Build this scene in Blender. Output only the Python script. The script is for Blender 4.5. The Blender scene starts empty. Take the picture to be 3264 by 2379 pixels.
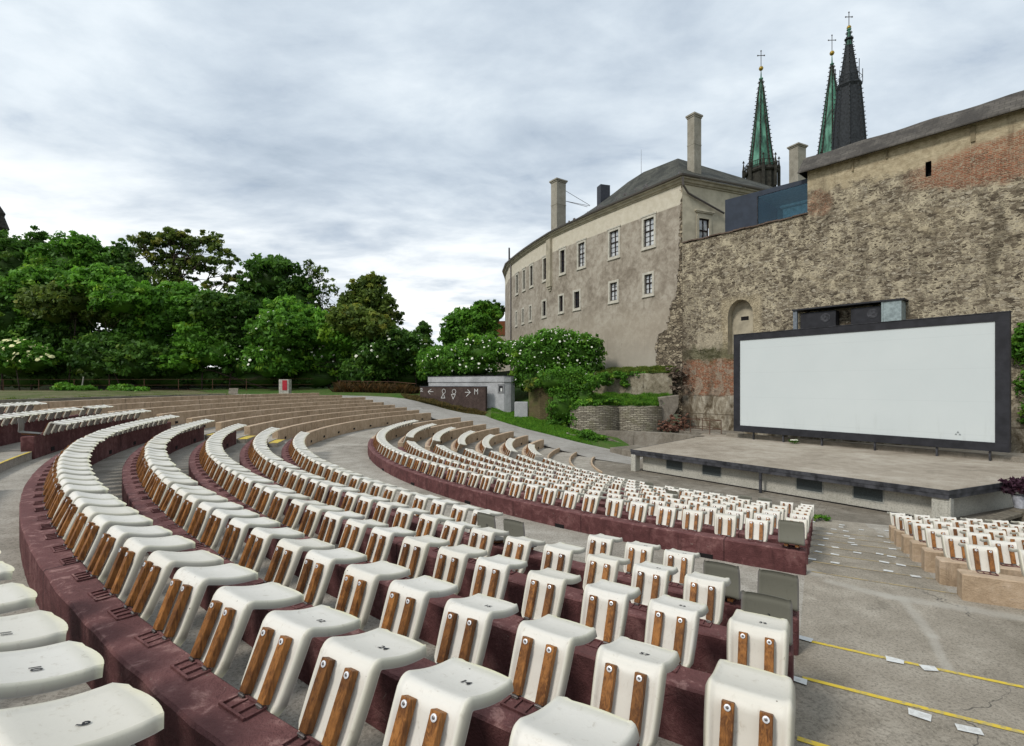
import bpy, bmesh, math, random
import numpy as np
from mathutils import Vector, Matrix
from mathutils.geometry import tessellate_polygon

R_ = math.radians
rng = np.random.default_rng(11)
random.seed(5)
scene = bpy.context.scene
COL = scene.collection

# ------------------------------------------------------------------ helpers
class MB:
    """collects faces and links them as one mesh object"""
    def __init__(s):
        s.v = []; s.f = []; s.uv = []; s.m = []
    def face(s, pts, uv=None, m=0):
        b = len(s.v); s.v.extend([tuple(p) for p in pts])
        s.f.append(tuple(range(b, b + len(pts))))
        s.uv.append(uv if uv else [(0, 0)] * len(pts)); s.m.append(m)
    def box(s, x0, x1, y0, y1, z0, z1, m=0, M=None):
        c = [Vector((x, y, z)) for z in (z0, z1) for y in (y0, y1) for x in (x0, x1)]
        if M is not None: c = [M @ p for p in c]
        for q in ((0, 2, 3, 1), (4, 5, 7, 6), (0, 1, 5, 4), (2, 6, 7, 3), (0, 4, 6, 2), (1, 3, 7, 5)):
            s.face([c[i] for i in q], None, m)
        return s
    def prism(s, poly, z0, z1, m=0, mtop=None):
        n = len(poly)
        a = sum(poly[i][0] * poly[(i + 1) % n][1] - poly[(i + 1) % n][0] * poly[i][1] for i in range(n))
        if a < 0: poly = poly[::-1]
        u = 0
        for i in range(n):
            p, q = poly[i], poly[(i + 1) % n]
            L = math.hypot(q[0] - p[0], q[1] - p[1])
            s.face([(p[0], p[1], z0), (q[0], q[1], z0), (q[0], q[1], z1), (p[0], p[1], z1)],
                   [(u, z0), (u + L, z0), (u + L, z1), (u, z1)], m)
            u += L
        P = [Vector((p[0], p[1], 0)) for p in poly]
        for t in tessellate_polygon([P]):
            k = list(t)
            c = (P[k[1]] - P[k[0]]).cross(P[k[2]] - P[k[0]]).z
            if c < 0: k = k[::-1]
            s.face([(P[i].x, P[i].y, z1) for i in k], [(P[i].x, P[i].y) for i in k], m if mtop is None else mtop)
            s.face([(P[i].x, P[i].y, z0) for i in k[::-1]], [(P[i].x, P[i].y) for i in k[::-1]], m)
        return s
    def tube(s, pts, r, n=8, m=0, r2=None, cap=True):
        pts = [Vector(p) for p in pts]; rings = []
        for i, p in enumerate(pts):
            d = (pts[min(i + 1, len(pts) - 1)] - pts[max(i - 1, 0)]).normalized()
            a = d.cross(Vector((0, 0, 1)))
            if a.length < 1e-3: a = d.cross(Vector((1, 0, 0)))
            a.normalize(); b = d.cross(a)
            rr = r if r2 is None else r + (r2 - r) * i / (len(pts) - 1)
            rings.append([p + (a * math.cos(t) + b * math.sin(t)) * rr for t in [2 * math.pi * k / n for k in range(n)]])
        for A, B in zip(rings[:-1], rings[1:]):
            for k in range(n):
                s.face([A[k], A[(k + 1) % n], B[(k + 1) % n], B[k]], None, m)
        if cap:
            s.face(rings[0][::-1], None, m); s.face(rings[-1], None, m)
        return s
    def lathe(s, prof, n=12, c=(0, 0), m=0, rot=0):
        rings = [[(c[0] + r * math.cos(rot + 2 * math.pi * k / n), c[1] + r * math.sin(rot + 2 * math.pi * k / n), z) for k in range(n)] for r, z in prof]
        for A, B in zip(rings[:-1], rings[1:]):
            for k in range(n):
                s.face([A[k], A[(k + 1) % n], B[(k + 1) % n], B[k]], None, m)
        s.face(rings[0][::-1], None, m); s.face(rings[-1], None, m)
        return s
    def holed(s, outer, holes, fn, m=0):
        """outer/holes: lists of (u,z); fn maps (u,z) to a point"""
        loops = [[Vector((a, b, 0)) for a, b in L] for L in [outer] + holes]
        flat = [p for L in loops for p in L]
        for t in tessellate_polygon(loops):
            k = list(t)
            if (flat[k[1]] - flat[k[0]]).cross(flat[k[2]] - flat[k[0]]).z < 0: k = k[::-1]
            s.face([fn(flat[i].x, flat[i].y) for i in k], [(flat[i].x, flat[i].y) for i in k], m)
        return s
    def build(s, name, mats, parent=None, smooth=False, weld=True, bevel=0):
        me = bpy.data.meshes.new(name)
        me.from_pydata(s.v, [], s.f)
        uvl = me.uv_layers.new(name='UVMap')
        uvl.data.foreach_set('uv', np.array([c for f in s.uv for c in f], dtype=np.float32).ravel())
        if not isinstance(mats, (list, tuple)): mats = [mats]
        for mt in mats: me.materials.append(mt)
        me.polygons.foreach_set('material_index', s.m)
        if weld:
            bm = bmesh.new(); bm.from_mesh(me)
            bmesh.ops.remove_doubles(bm, verts=bm.verts, dist=1e-5)
            if bevel:
                es = [e for e in bm.edges if e.is_manifold and e.calc_face_angle(0) > 0.5]
                bmesh.ops.bevel(bm, geom=es, offset=bevel, segments=1, affect='EDGES', profile=0.5)
            bm.to_mesh(me); bm.free()
        if smooth: me.polygons.foreach_set('use_smooth', [True] * len(me.polygons))
        o = bpy.data.objects.new(name, me); COL.objects.link(o)
        if parent: o.parent = parent
        return o

def tag(o, label=None, cat=None, group=None, kind=None):
    if label: o['label'] = label
    if cat: o['category'] = cat
    if group: o['group'] = group
    if kind: o['kind'] = kind
    return o
def empty(name, loc=(0, 0, 0), rz=0):
    o = bpy.data.objects.new(name, None); COL.objects.link(o)
    o.location = loc; o.rotation_euler = (0, 0, rz); o.empty_display_size = 0.1
    return o
def mesh_raw(name, V, Fq, mat, parent=None, attr=None, smooth=False):
    me = bpy.data.meshes.new(name)
    V = np.asarray(V, dtype=np.float32); Fq = np.asarray(Fq, dtype=np.int32); n = Fq.shape[1]
    me.vertices.add(len(V)); me.vertices.foreach_set('co', V.ravel())
    me.loops.add(Fq.size); me.loops.foreach_set('vertex_index', Fq.ravel())
    me.polygons.add(len(Fq)); me.polygons.foreach_set('loop_start', np.arange(len(Fq), dtype=np.int32) * n)
    me.update(calc_edges=True)
    if attr is not None:
        a = me.color_attributes.new('tone', 'FLOAT_COLOR', 'POINT')
        c = np.ones((len(V), 4), dtype=np.float32); c[:, :attr.shape[1]] = attr
        a.data.foreach_set('color', c.ravel())
    me.materials.append(mat)
    if smooth: me.polygons.foreach_set('use_smooth', [True] * len(me.polygons))
    me.validate()
    o = bpy.data.objects.new(name, me); COL.objects.link(o)
    if parent: o.parent = parent
    return o

# ------------------------------------------------------------------ materials
class NT:
    def __init__(s, name):
        s.mat = bpy.data.materials.new(name); s.mat.use_nodes = True
        s.t = s.mat.node_tree; s.n = s.t.nodes; s.bsdf = s.n['Principled BSDF']
        s.bsdf.inputs['Roughness'].default_value = 0.85
        s.bsdf.inputs['Specular IOR Level'].default_value = 0.25
    def new(s, typ, ins=None, **kw):
        nd = s.n.new(typ)
        for k, v in kw.items(): setattr(nd, k, v)
        for k, v in (ins or {}).items():
            if isinstance(v, bpy.types.NodeSocket): s.t.links.new(v, nd.inputs[k])
            else: nd.inputs[k].default_value = v
        return nd
    def link(s, a, b): s.t.links.new(a, b)
    def math(s, op, a, b=0.0, c=0.0, clamp=False):
        return s.new('ShaderNodeMath', {0: a, 1: b, 2: c}, operation=op, use_clamp=clamp).outputs[0]
    def mix(s, f, a, b, mode='MIX'):
        nd = s.new('ShaderNodeMix', data_type='RGBA', blend_type=mode)
        for k, v in ((0, f), (6, a), (7, b)):
            if isinstance(v, bpy.types.NodeSocket): s.t.links.new(v, nd.inputs[k])
            else: nd.inputs[k].default_value = (*v, 1) if isinstance(v, tuple) and len(v) == 3 else v
        return nd.outputs[2]
    def noise(s, vec, scale, detail=4, rough=0.55, dist=0.0, col=False):
        nd = s.new('ShaderNodeTexNoise', {'Vector': vec, 'Scale': scale, 'Detail': detail, 'Roughness': rough, 'Distortion': dist})
        return nd.outputs['Color' if col else 'Fac']
    def ramp(s, f, stops):
        nd = s.new('ShaderNodeValToRGB', {'Fac': f}); cr = nd.color_ramp
        while len(cr.elements) < len(stops): cr.elements.new(0.5)
        for e, (p, c) in zip(cr.elements, stops):
            e.position = p; e.color = (*c, 1) if isinstance(c, tuple) else (c, c, c, 1)
        return nd.outputs[0]
    def sm(s, v, a, b):
        nd = s.new('ShaderNodeMapRange', {0: v, 1: a, 2: b, 3: 0.0, 4: 1.0}, interpolation_type='SMOOTHSTEP')
        return nd.outputs[0]
    def map(s, vec, scale=(1, 1, 1), loc=(0, 0, 0)):
        return s.new('ShaderNodeMapping', {'Vector': vec, 'Scale': scale, 'Location': loc}).outputs[0]
    def pos(s): return s.new('ShaderNodeNewGeometry').outputs['Position']
    def obj(s): return s.new('ShaderNodeTexCoord').outputs['Object']
    def uv(s): return s.new('ShaderNodeTexCoord').outputs['UV']
    def bump(s, h, strength=0.5, dist=0.02):
        b = s.new('ShaderNodeBump', {'Height': h, 'Strength': strength, 'Distance': dist})
        s.link(b.outputs[0], s.bsdf.inputs['Normal'])
    def out(s, col, rough=None):
        s.link(col, s.bsdf.inputs['Base Color']) if isinstance(col, bpy.types.NodeSocket) else setattr(s.bsdf.inputs['Base Color'], 'default_value', (*col, 1))
        if rough is not None:
            if isinstance(rough, bpy.types.NodeSocket): s.link(rough, s.bsdf.inputs['Roughness'])
            else: s.bsdf.inputs['Roughness'].default_value = rough
        return s.mat

def m_plain(name, col, rough=0.6, var=0.25, scale=6.0, metal=0.0, bump=0.2):
    t = NT(name); p = t.obj()
    n = t.noise(p, scale, 6, 0.6)
    d = tuple(c * (1 - var) for c in col); l = tuple(min(1, c * (1 + var)) for c in col)
    c = t.mix(t.sm(n, 0.3, 0.7), d, l)
    t.bsdf.inputs['Metallic'].default_value = metal
    t.bump(n, bump, 0.01)
    return t.out(c, rough)

def m_concrete(name, lo, mid, hi, s=1.0, stain=0.5, cracks=False, smears=()):
    t = NT(name); p = t.pos()
    big = t.noise(p, 0.35 * s, 5, 0.6, 0.6); med = t.noise(p, 2.3 * s, 6, 0.65, 0.3)
    fine = t.noise(p, 38 * s, 5, 0.7); grit = t.noise(p, 140 * s, 3, 0.7)
    c = t.ramp(t.math('ADD', t.math('MULTIPLY', big, 0.55), t.math('MULTIPLY', med, 0.45)), [(0.34, lo), (0.5, mid), (0.66, hi)])
    c = t.mix(t.math('MULTIPLY', t.sm(fine, 0.44, 0.68), 0.62), c, tuple(x * 0.5 for x in lo))
    c = t.mix(t.math('MULTIPLY', t.sm(grit, 0.56, 0.68), 0.6), c, tuple(min(1, x * 1.25) for x in hi))
    st = t.noise(t.map(p, (1, 1, 0.4), (7, 3, 1)), 0.8 * s, 7, 0.7, 1.2)
    c = t.mix(t.math('MULTIPLY', t.sm(st, 0.56, 0.72), stain), c, tuple(x * 0.42 for x in lo))
    h = t.math('ADD', t.math('MULTIPLY', fine, 0.6), t.math('MULTIPLY', grit, 0.4))
    if cracks:
        v = t.new('ShaderNodeTexVoronoi', {'Vector': t.new('ShaderNodeVectorMath', {0: p, 1: t.noise(p, 1.5, 4, 0.6, col=True)}, operation='ADD').outputs[0], 'Scale': 0.33}, feature='DISTANCE_TO_EDGE').outputs['Distance']
        ck = t.math('SUBTRACT', 1.0, t.sm(v, 0.001, 0.006))
        ck = t.math('MULTIPLY', ck, t.math('MULTIPLY', t.sm(t.noise(p, 0.6, 2), 0.52, 0.62), .75))
        c = t.mix(ck, c, (0.05, 0.045, 0.04))
    for (x0, y0, x1, y1, w) in smears:
        sp = t.new('ShaderNodeSeparateXYZ', {0: p}); dx, dy = x1 - x0, y1 - y0; L2 = dx * dx + dy * dy
        px, py = t.math('SUBTRACT', sp.outputs[0], x0), t.math('SUBTRACT', sp.outputs[1], y0)
        k = t.math('DIVIDE', t.math('ADD', t.math('MULTIPLY', px, dx), t.math('MULTIPLY', py, dy)), L2, clamp=True)
        d = t.math('SQRT', t.math('ADD', t.math('POWER', t.math('SUBTRACT', px, t.math('MULTIPLY', k, dx)), 2.0), t.math('POWER', t.math('SUBTRACT', py, t.math('MULTIPLY', k, dy)), 2.0)))
        d = t.math('ADD', d, t.math('MULTIPLY', t.math('SUBTRACT', t.noise(p, 5, 5, .7), .5), w * 1.6))
        c = t.mix(t.math('MULTIPLY', t.math('SUBTRACT', 1.0, t.sm(d, w * .3, w * 1.5)), .5), c, (.42, .39, .335))
    t.bump(h, 0.6, 0.012)
    return t.out(c, 0.92)

def m_paint(name, dark, mid, worn, under, worn_amt=0.35):
    """painted rough concrete: lighter top with scuffed patches, dark drips on the sides"""
    t = NT(name); p = t.pos()
    a = t.noise(p, 1.1, 6, 0.65, 0.8); b = t.noise(p, 7, 6, 0.7, 0.4); g = t.noise(p, 60, 4, 0.7)
    c = t.ramp(t.math('ADD', t.math('MULTIPLY', a, 0.5), t.math('MULTIPLY', b, 0.5)), [(0.36, dark), (0.5, mid), (0.64, worn)])
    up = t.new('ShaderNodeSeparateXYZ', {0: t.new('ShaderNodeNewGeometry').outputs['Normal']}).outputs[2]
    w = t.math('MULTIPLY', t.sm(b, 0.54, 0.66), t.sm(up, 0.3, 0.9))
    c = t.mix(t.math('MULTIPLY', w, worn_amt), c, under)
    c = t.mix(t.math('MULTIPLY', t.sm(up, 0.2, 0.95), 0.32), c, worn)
    c = t.mix(t.math('MULTIPLY', t.sm(g, 0.55, 0.7), 0.35), c, tuple(x * 0.4 for x in dark))
    v = t.new('ShaderNodeTexVoronoi', {'Vector': p, 'Scale': 2.2}, feature='DISTANCE_TO_EDGE').outputs['Distance']
    chip = t.math('MULTIPLY', t.sm(t.noise(p, 17, 6, .75, .6), .63, .67), t.sm(a, .40, .60))
    c = t.mix(t.math('MULTIPLY', chip, .8), c, (.25, .20, .17))
    rad = t.new('ShaderNodeVectorMath', {0: p, 1: (17.216, 28.60, 0)}, operation='SUBTRACT').outputs[0]
    rs = t.new('ShaderNodeSeparateXYZ', {0: rad}); ang = t.math('ARCTAN2', rs.outputs[1], rs.outputs[0])
    jt = t.math('ABSOLUTE', t.math('SUBTRACT', t.math('FRACT', t.math('MULTIPLY', ang, 9.0)), .5))
    c = t.mix(t.math('MULTIPLY', t.math('SUBTRACT', 1.0, t.sm(jt, .001, .006)), .7), c, tuple(x * .3 for x in dark))
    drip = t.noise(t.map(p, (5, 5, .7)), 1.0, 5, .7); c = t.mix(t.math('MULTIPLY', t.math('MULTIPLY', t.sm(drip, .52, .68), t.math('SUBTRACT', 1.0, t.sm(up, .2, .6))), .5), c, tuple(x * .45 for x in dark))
    t.bump(t.math('ADD', t.math('ADD', g, t.math('MULTIPLY', b, 2.0)), t.math('MULTIPLY', t.sm(v, 0, 0.02), 0.2)), 0.75, 0.016)
    return t.out(c, 0.85)

MAROON = m_paint('maroon_paint', (0.070, 0.026, 0.025), (0.115, 0.043, 0.042), (0.22, 0.105, 0.098), (0.37, 0.215, 0.19), 0.85)
TAN = m_paint('tan_paint', (0.33, 0.235, 0.15), (0.45, 0.33, 0.22), (0.56, 0.43, 0.31), (0.58, 0.47, 0.36))
CONC = m_concrete('tread_concrete', (0.20, 0.176, 0.14), (0.345, 0.312, 0.262), (0.48, 0.442, 0.38), 1.0, .65)
CONC_AISLE = m_concrete('aisle_concrete', (0.175, 0.150, 0.112), (0.29, 0.253, 0.20), (0.42, 0.375, 0.305), 1.0, 0.45, True, [(4.75, 7.5, 5.2, 7.0, .10), (5.2, 7.0, 6.9, 6.1, .12), (6.9, 6.1, 9.5, 5.6, .10), (5.35, 6.95, 4.9, 5.9, .07), (4.9, 5.9, 4.3, 4.9, .05), (6.4, 5.9, 6.0, 4.6, .06), (4.7, 7.8, 5.1, 8.6, .10), (7.6, 6.4, 8.4, 6.0, .2)])
CONC_STAGE = m_concrete('stage_concrete', (0.22, 0.18, 0.135), (0.36, 0.31, 0.245), (0.50, 0.45, 0.375), 0.7, 0.35)
CONC_OLD = m_concrete('old_concrete', (0.12, 0.105, 0.08), (0.22, 0.19, 0.15), (0.34, 0.31, 0.26), 1.3, 0.8)
PALE = m_concrete('pale_wall_paint', (0.33, 0.315, 0.265), (0.44, 0.42, 0.36), (0.52, 0.50, 0.435), 0.5, 0.22)
GREYWALL = m_concrete('grey_render', (0.27, 0.27, 0.27), (0.40, 0.40, 0.40), (0.52, 0.52, 0.52), 1.0, 0.35)
DARKRENDER = m_concrete('dark_brown_render', (0.035, 0.024, 0.020), (0.060, 0.040, 0.034), (0.11, 0.080, 0.066), 1.5, 0.5)
EDGE = m_plain('dark_edge_strip', (0.045, 0.045, 0.05), 0.55, 0.6, 3)
BLACK = m_plain('black_frame', (0.022, 0.022, 0.026), 0.6, 0.3, 2)
BLACKHOLE = m_plain('drain_shadow', (0.012, 0.01, 0.01), 0.9, 0.2)
RUST = m_plain('rusty_steel', (0.10, 0.05, 0.03), 0.8, 0.5, 20)
YELLOW = None
def m_line(name, col, under):
    t = NT(name); p = t.pos(); n = t.noise(p, 22, 5, 0.7); n2 = t.noise(p, 3, 4)
    c = t.mix(t.sm(t.math('ADD', t.math('MULTIPLY', n, 0.6), t.math('MULTIPLY', n2, 0.4)), 0.46, 0.58), col, under)
    t.bump(n, 0.4, 0.004)
    return t.out(c, 0.8)
YELLOW = m_line('worn_yellow_paint', (0.62, 0.45, 0.05), (0.38, 0.31, 0.14))
PALELINE = m_line('worn_tan_line', (0.42, 0.32, 0.16), (0.25, 0.21, 0.16))
WHITEPATCH = m_line('worn_white_paint', (0.64, 0.64, 0.61), (0.50, 0.49, 0.46))
PATCH = m_line('light_cement_smear', (0.40, 0.385, 0.35), (0.29, 0.275, 0.245))

def m_shell(name, base, edge, grime):
    t = NT(name); o = t.obj()
    rnd = t.new('ShaderNodeObjectInfo').outputs['Random']
    off = t.new('ShaderNodeCombineXYZ', {0: t.math('MULTIPLY', rnd, 37), 1: t.math('MULTIPLY', rnd, 91), 2: rnd}).outputs[0]
    p = t.new('ShaderNodeVectorMath', {0: o, 1: off}, operation='ADD').outputs[0]
    rim = t.new('ShaderNodeVertexColor', layer_name='tone').outputs['Color']
    rsep = t.new('ShaderNodeSeparateColor', {0: rim}); r = rsep.outputs[0]
    n = t.noise(p, 9, 5, 0.6); n2 = t.noise(p, 2.5, 3)
    f = t.math('MULTIPLY', r, t.sm(n2, 0.15, 0.6))
    c = t.mix(t.math('MULTIPLY', n, 0.4), base, tuple(x * 0.86 for x in base))
    c = t.mix(t.math('MULTIPLY', f, 0.85), c, edge)
    dirt = t.noise(t.map(p, (1, 1, 0.5)), 26, 6, 0.75, 0.5)
    c = t.mix(t.math('MULTIPLY', t.sm(dirt, 0.55, 0.74), 0.42), c, grime)
    sp = t.new('ShaderNodeTexVoronoi', {'Vector': p, 'Scale': 15.0}).outputs['Distance']
    spk = t.math('MULTIPLY', t.math('SUBTRACT', 1.0, t.sm(sp, 0.045, 0.075)), t.sm(n, 0.52, 0.56))
    c = t.mix(spk, c, (0.05, 0.035, 0.02))
    c = t.mix(t.math('MULTIPLY', rsep.outputs[1], .62), c, (.17, .155, .14)); c = t.mix(t.math('MULTIPLY', rsep.outputs[2], .80), c, (.17, .15, .155))  # shade put into the colour: inner faces and side lips greyed
    c = t.mix(t.math('MULTIPLY', t.math('SUBTRACT', rnd, 0.3, clamp=True), 0.38), c, (base[0] * .78, base[1] * .74, base[2] * .62))
    t.bsdf.inputs['Specular IOR Level'].default_value = 0.4
    t.bump(t.math('ADD', t.math('MULTIPLY', n, 2.0), dirt), 0.12, 0.006)
    return t.out(c, t.math('ADD', 0.36, t.math('MULTIPLY', n, 0.25)))
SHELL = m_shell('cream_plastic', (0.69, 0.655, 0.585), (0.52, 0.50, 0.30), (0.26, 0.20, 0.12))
SHELL_GREY = m_shell('weathered_grey_plastic', (0.175, 0.17, 0.135), (0.21, 0.205, 0.165), (0.09, 0.08, 0.055))

def m_wood(name, dark, light):
    t = NT(name); o = t.obj(); rnd = t.new('ShaderNodeObjectInfo').outputs['Random']
    off = t.new('ShaderNodeCombineXYZ', {0: t.math('MULTIPLY', rnd, 37), 1: t.math('MULTIPLY', rnd, 91), 2: t.math('MULTIPLY', rnd, 11)}).outputs[0]
    p = t.new('ShaderNodeVectorMath', {0: o, 1: off}, operation='ADD').outputs[0]
    g = t.noise(t.map(p, (60, 60, 4)), 1.0, 5, 0.6, 1.5); b = t.noise(p, 9, 4, 0.6)
    c = t.mix(t.sm(t.math('ADD', t.math('MULTIPLY', g, 0.5), t.math('MULTIPLY', b, 0.5)), 0.36, 0.64), dark, light)
    c = t.mix(t.math('MULTIPLY', t.math('SUBTRACT', rnd, 0.35, clamp=True), 0.8), c, tuple(x * 0.45 for x in dark))
    t.bump(g, 0.6, 0.003)
    return t.out(c, 0.55)
WOOD = m_wood('varnished_slat_wood', (0.10, 0.036, 0.010), (0.36, 0.150, 0.038))
METAL = m_plain('washer_metal', (0.75, 0.75, 0.76), 0.35, 0.1, 30, 0.3)
DARKMETAL = m_plain('bolt_metal', (0.16, 0.14, 0.13), 0.4, 0.3, 30, 0.7)
INK = m_plain('black_ink', (0.02, 0.02, 0.025), 0.8, 0.1)

# ------------------------------------------------------------------ theatre geometry (eye level is z = 0)
C = np.array([17.216, 28.60])
RU = lambda k: 27.53 + (k - 1) * 1.19
ZU = lambda k: -2.29 + (k - 1) * 0.2016
RL = lambda k: 24.40 - (k - 1) * 1.29
ZL = lambda k: -2.57 - (k - 1) * 0.205
W = 0.25
def pt(R, a, z=None):
    a = R_(a)
    q = (C[0] + R * math.cos(a), C[1] + R * math.sin(a))
    return q if z is None else (q[0], q[1], z)

def drift(a): t = min(1, max(0, (a + 142) / 19)); return t * t * (3 - 2 * t)
def ring(mb, r0, r1, z0, z1, a0, a1, m=0, step=1.2, wob=0.0, d0=0.0, d1=0.0):
    n = max(2, int(abs(a1 - a0) / step)); A = [a0 + (a1 - a0) * i / n for i in range(n + 1)]
    def w(): return (random.random() - 0.5) * 2 * wob
    P = [[pt(r0 + d0 * drift(a) + w(), a, z0), pt(r1 + d1 * drift(a) + w(), a, z0), pt(r1 + d1 * drift(a) + w(), a, z1 + w()), pt(r0 + d0 * drift(a) + w(), a, z1 + w())] for a in A]
    for i in range(n):
        p, q = P[i], P[i + 1]
        for j in range(4):
            k = (j + 1) % 4
            mb.face([p[j], p[k], q[k], q[j]] if a1 < a0 else [p[k], p[j], q[j], q[k]], None, m)
    mb.face(P[0][::-1] if a1 < a0 else P[0], None, m); mb.face(P[-1] if a1 < a0 else P[-1][::-1], None, m)

# far ends of the kerb rings (degrees, -360 style)
UE = {1: 151.13, 2: 151.27, 3: 151.55, 4: 151.8, 5: 151.93, 6: 152.0, 7: 151.5, 8: 154.1, 9: 156.4}
LE = {1: 151.66, 2: 152.19, 3: 152.71, 4: 153.42, 5: 154.1, 6: 154.96, 7: 155.88, 8: 157.6, 9: 159.1, 10: 161.8}
UE = {k: v - 360 for k, v in UE.items()}; LE = {k: v - 360 for k, v in LE.items()}
RS = {1: -117.05, 2: -116.9, 3: -116.65, 4: -116.4, 5: -116.05, 6: -115.65, 7: -115.15}
A0, ALE, ALF = -121.36, -165.2, -169.1

# treads
DR = {1: .16, 2: .20, 3: .22, 4: .20}
mb = MB()
for k in range(1, 10):
    ring(mb, RU(k) - W + .04, RU(k + 1) - W + .05 if k < 9 else 39.2, -5.3 if k == 1 else ZU(k) - 1.3, ZU(k) - .37, -60, -121.38)
    ring(mb, RU(k) - W + .04, RU(k + 1) - W + .05 if k < 9 else 39.2, -5.3 if k == 1 else ZU(k) - 1.3, ZU(k) - .37, -121.38, UE[k] - .4, d0=DR.get(k, 0), d1=DR.get(k + 1, 0))
tag(mb.build('upper_terrace_steps', CONC, smooth=False), kind='structure')
mb = MB(); ring(mb, RL(1) - W + .04, RU(1) - W + .05, -5.3, -2.93, -60, -121.38); ring(mb, RL(1) - W + .04, RU(1) - W + .05, -5.3, -2.93, -121.38, UE[1] - .5, d1=DR[1])
tag(mb.build('walkway', CONC), kind='structure')
mb = MB()
for k in range(2, 8):
    ring(mb, RL(k) - W + .04, RL(k - 1) - W + .05, -5.3, ZL(k) - .38, -60, LE[k] - 3.5)
for r0, r1, z, k in ((15.12, RL(7) - W, -4.38, 8), (13.83, 15.12, -4.55, 9), (12.54, 13.83, -4.70, 10)):
    ring(mb, r0 + .02, r1 + .05, -5.3, z, -60, LE[k] - 5.0)
tag(mb.build('lower_terrace_steps', CONC), kind='structure')
mb = MB(); mb.lathe([(12.65, -5.3), (12.65, -4.8)], 96, C)
tag(mb.build('arena_floor', CONC_OLD), kind='structure')

# aisle surface overlay: sheets 4 mm above the treads between the two kerb ends (fanning out on the upper tier)
mb = MB()
def aisle_sheet(r0, r1, z, a0, a1):
    n = 8
    for i in range(n):
        b0, b1 = a0 + (a1 - a0) * i / n, a0 + (a1 - a0) * (i + 1) / n
        mb.face([pt(r0, b0, z), pt(r1, b0, z), pt(r1, b1, z), pt(r0, b1, z)][::-1])
for k in range(1, 9): aisle_sheet(RU(k) - W + .002, RU(k + 1) - W, ZU(k) - .37 + .004, -121.4, -104)
aisle_sheet(RL(1) - W + .002, RU(1) - W, -2.926, -121.4, -104)
for k in range(2, 8): aisle_sheet(RL(k) - W + .002, RL(k - 1) - W, ZL(k) - .376, -121.4, RS[k] + .1)
for r0, r1, z in ((15.122, RL(7) - W, -4.376), (13.832, 15.12, -4.546), (12.604, 13.83, -4.696)): aisle_sheet(r0, r1, z, -121.4, -114.6)
tag(mb.build('centre_aisle_steps', CONC_AISLE), kind='structure')

# painted markings
def strip(name, r0, r1, z, a0, a1, mat, n=14):
    mb = MB()
    for i in range(n):
        b0, b1 = a0 + (a1 - a0) * i / n, a0 + (a1 - a0) * (i + 1) / n
        mb.face([pt(r0, b0, z), pt(r1, b0, z), pt(r1, b1, z), pt(r0, b1, z)][::-1])
    return tag(mb.build(name, mat), kind='structure')
for k in (1, 2, 3): strip('yellow_step_line', RU(k) - W + .004, RU(k) - W + .05, ZU(k) - .37 + .009, -121.25, -106, YELLOW)
for k in (2, 3, 4, 5, 6, 7): strip('faint_step_line', RL(k) - W + .004, RL(k) - W + .04, ZL(k) - .371, -121.2, RS[k], PALELINE, 5)
strip('faint_step_line', RL(1) - W + .004, RL(1) - W + .04, -2.921, -121.2, RS[1], PALELINE, 5)
WP = [(5.77, 9.72, -3.36), (6.53, 10.77, -3.565), (7.26, 11.87, -3.77), (8.09, 13.03, -3.975), (8.9, 14.17, -4.18), (9.74, 15.31, -4.38), (9.97, 16.76, -4.55), (6.08, 9.52, -3.36), (6.77, 10.6, -3.565), (7.48, 11.7, -3.77), (10.69, 16.38, -4.55), (10.5, 16.14, -4.55), (9.98, 15.11, -4.38), (9.23, 13.94, -4.18), (8.75, 13.03, -3.975), (8.52, 12.71, -3.975), (8.05, 11.89, -3.77), (7.31, 10.71, -3.565), (10.94, 15.84, -4.55), (10.63, 14.59, -4.38), (9.94, 13.4, -4.18), (8.72, 11.59, -3.77), (7.73, 10.63, -3.565), (7.86, 10.47, -3.565), (7.03, 9.56, -3.36), (7.23, 9.4, -3.36), (6.77, 9.1, -3.36), (6.63, 8.3, -3.155), (11.69, 15.75, -4.55), (3.05, 5.28, -2.66), (3.68, 4.86, -2.66), (3.9, 4.72, -2.66), (2.37, 4.2, -2.458), (3.03, 3.75, -2.458), (3.24, 3.59, -2.458)]
mb = MB()
for i, (x, y, z) in enumerate(WP):
    r = math.hypot(x - C[0], y - C[1])
    zz = z
    if r > RU(1) - W: zz = ZU(max(k for k in range(1, 9) if RU(k) - W <= r)) - .37
    a = math.atan2(C[1] - y, C[0] - x); s1 = .062 + .016 * random.random(); s2 = .040 + .01 * random.random()
    da = (random.random() - .5) * .5
    u = (math.cos(a + da), math.sin(a + da)); v = (-math.sin(a + da), math.cos(a + da))
    P = []
    for sx, sy in ((-1, -1), (1, -1), (1, 1), (-1, 1)):
        jx, jy = (random.random() - .5) * .02, (random.random() - .5) * .02
        P.append((x + u[0] * (sy * s2 + jx) - v[0] * (sx * s1 + jy), y + u[1] * (sy * s2 + jx) - v[1] * (sx * s1 + jy), zz + .016))
    mb.face(P[::-1] if (Vector(P[1]) - Vector(P[0])).cross(Vector(P[2]) - Vector(P[0])).z < 0 else P)
tag(mb.build('white_step_markings', WHITEPATCH), kind='structure')
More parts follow.
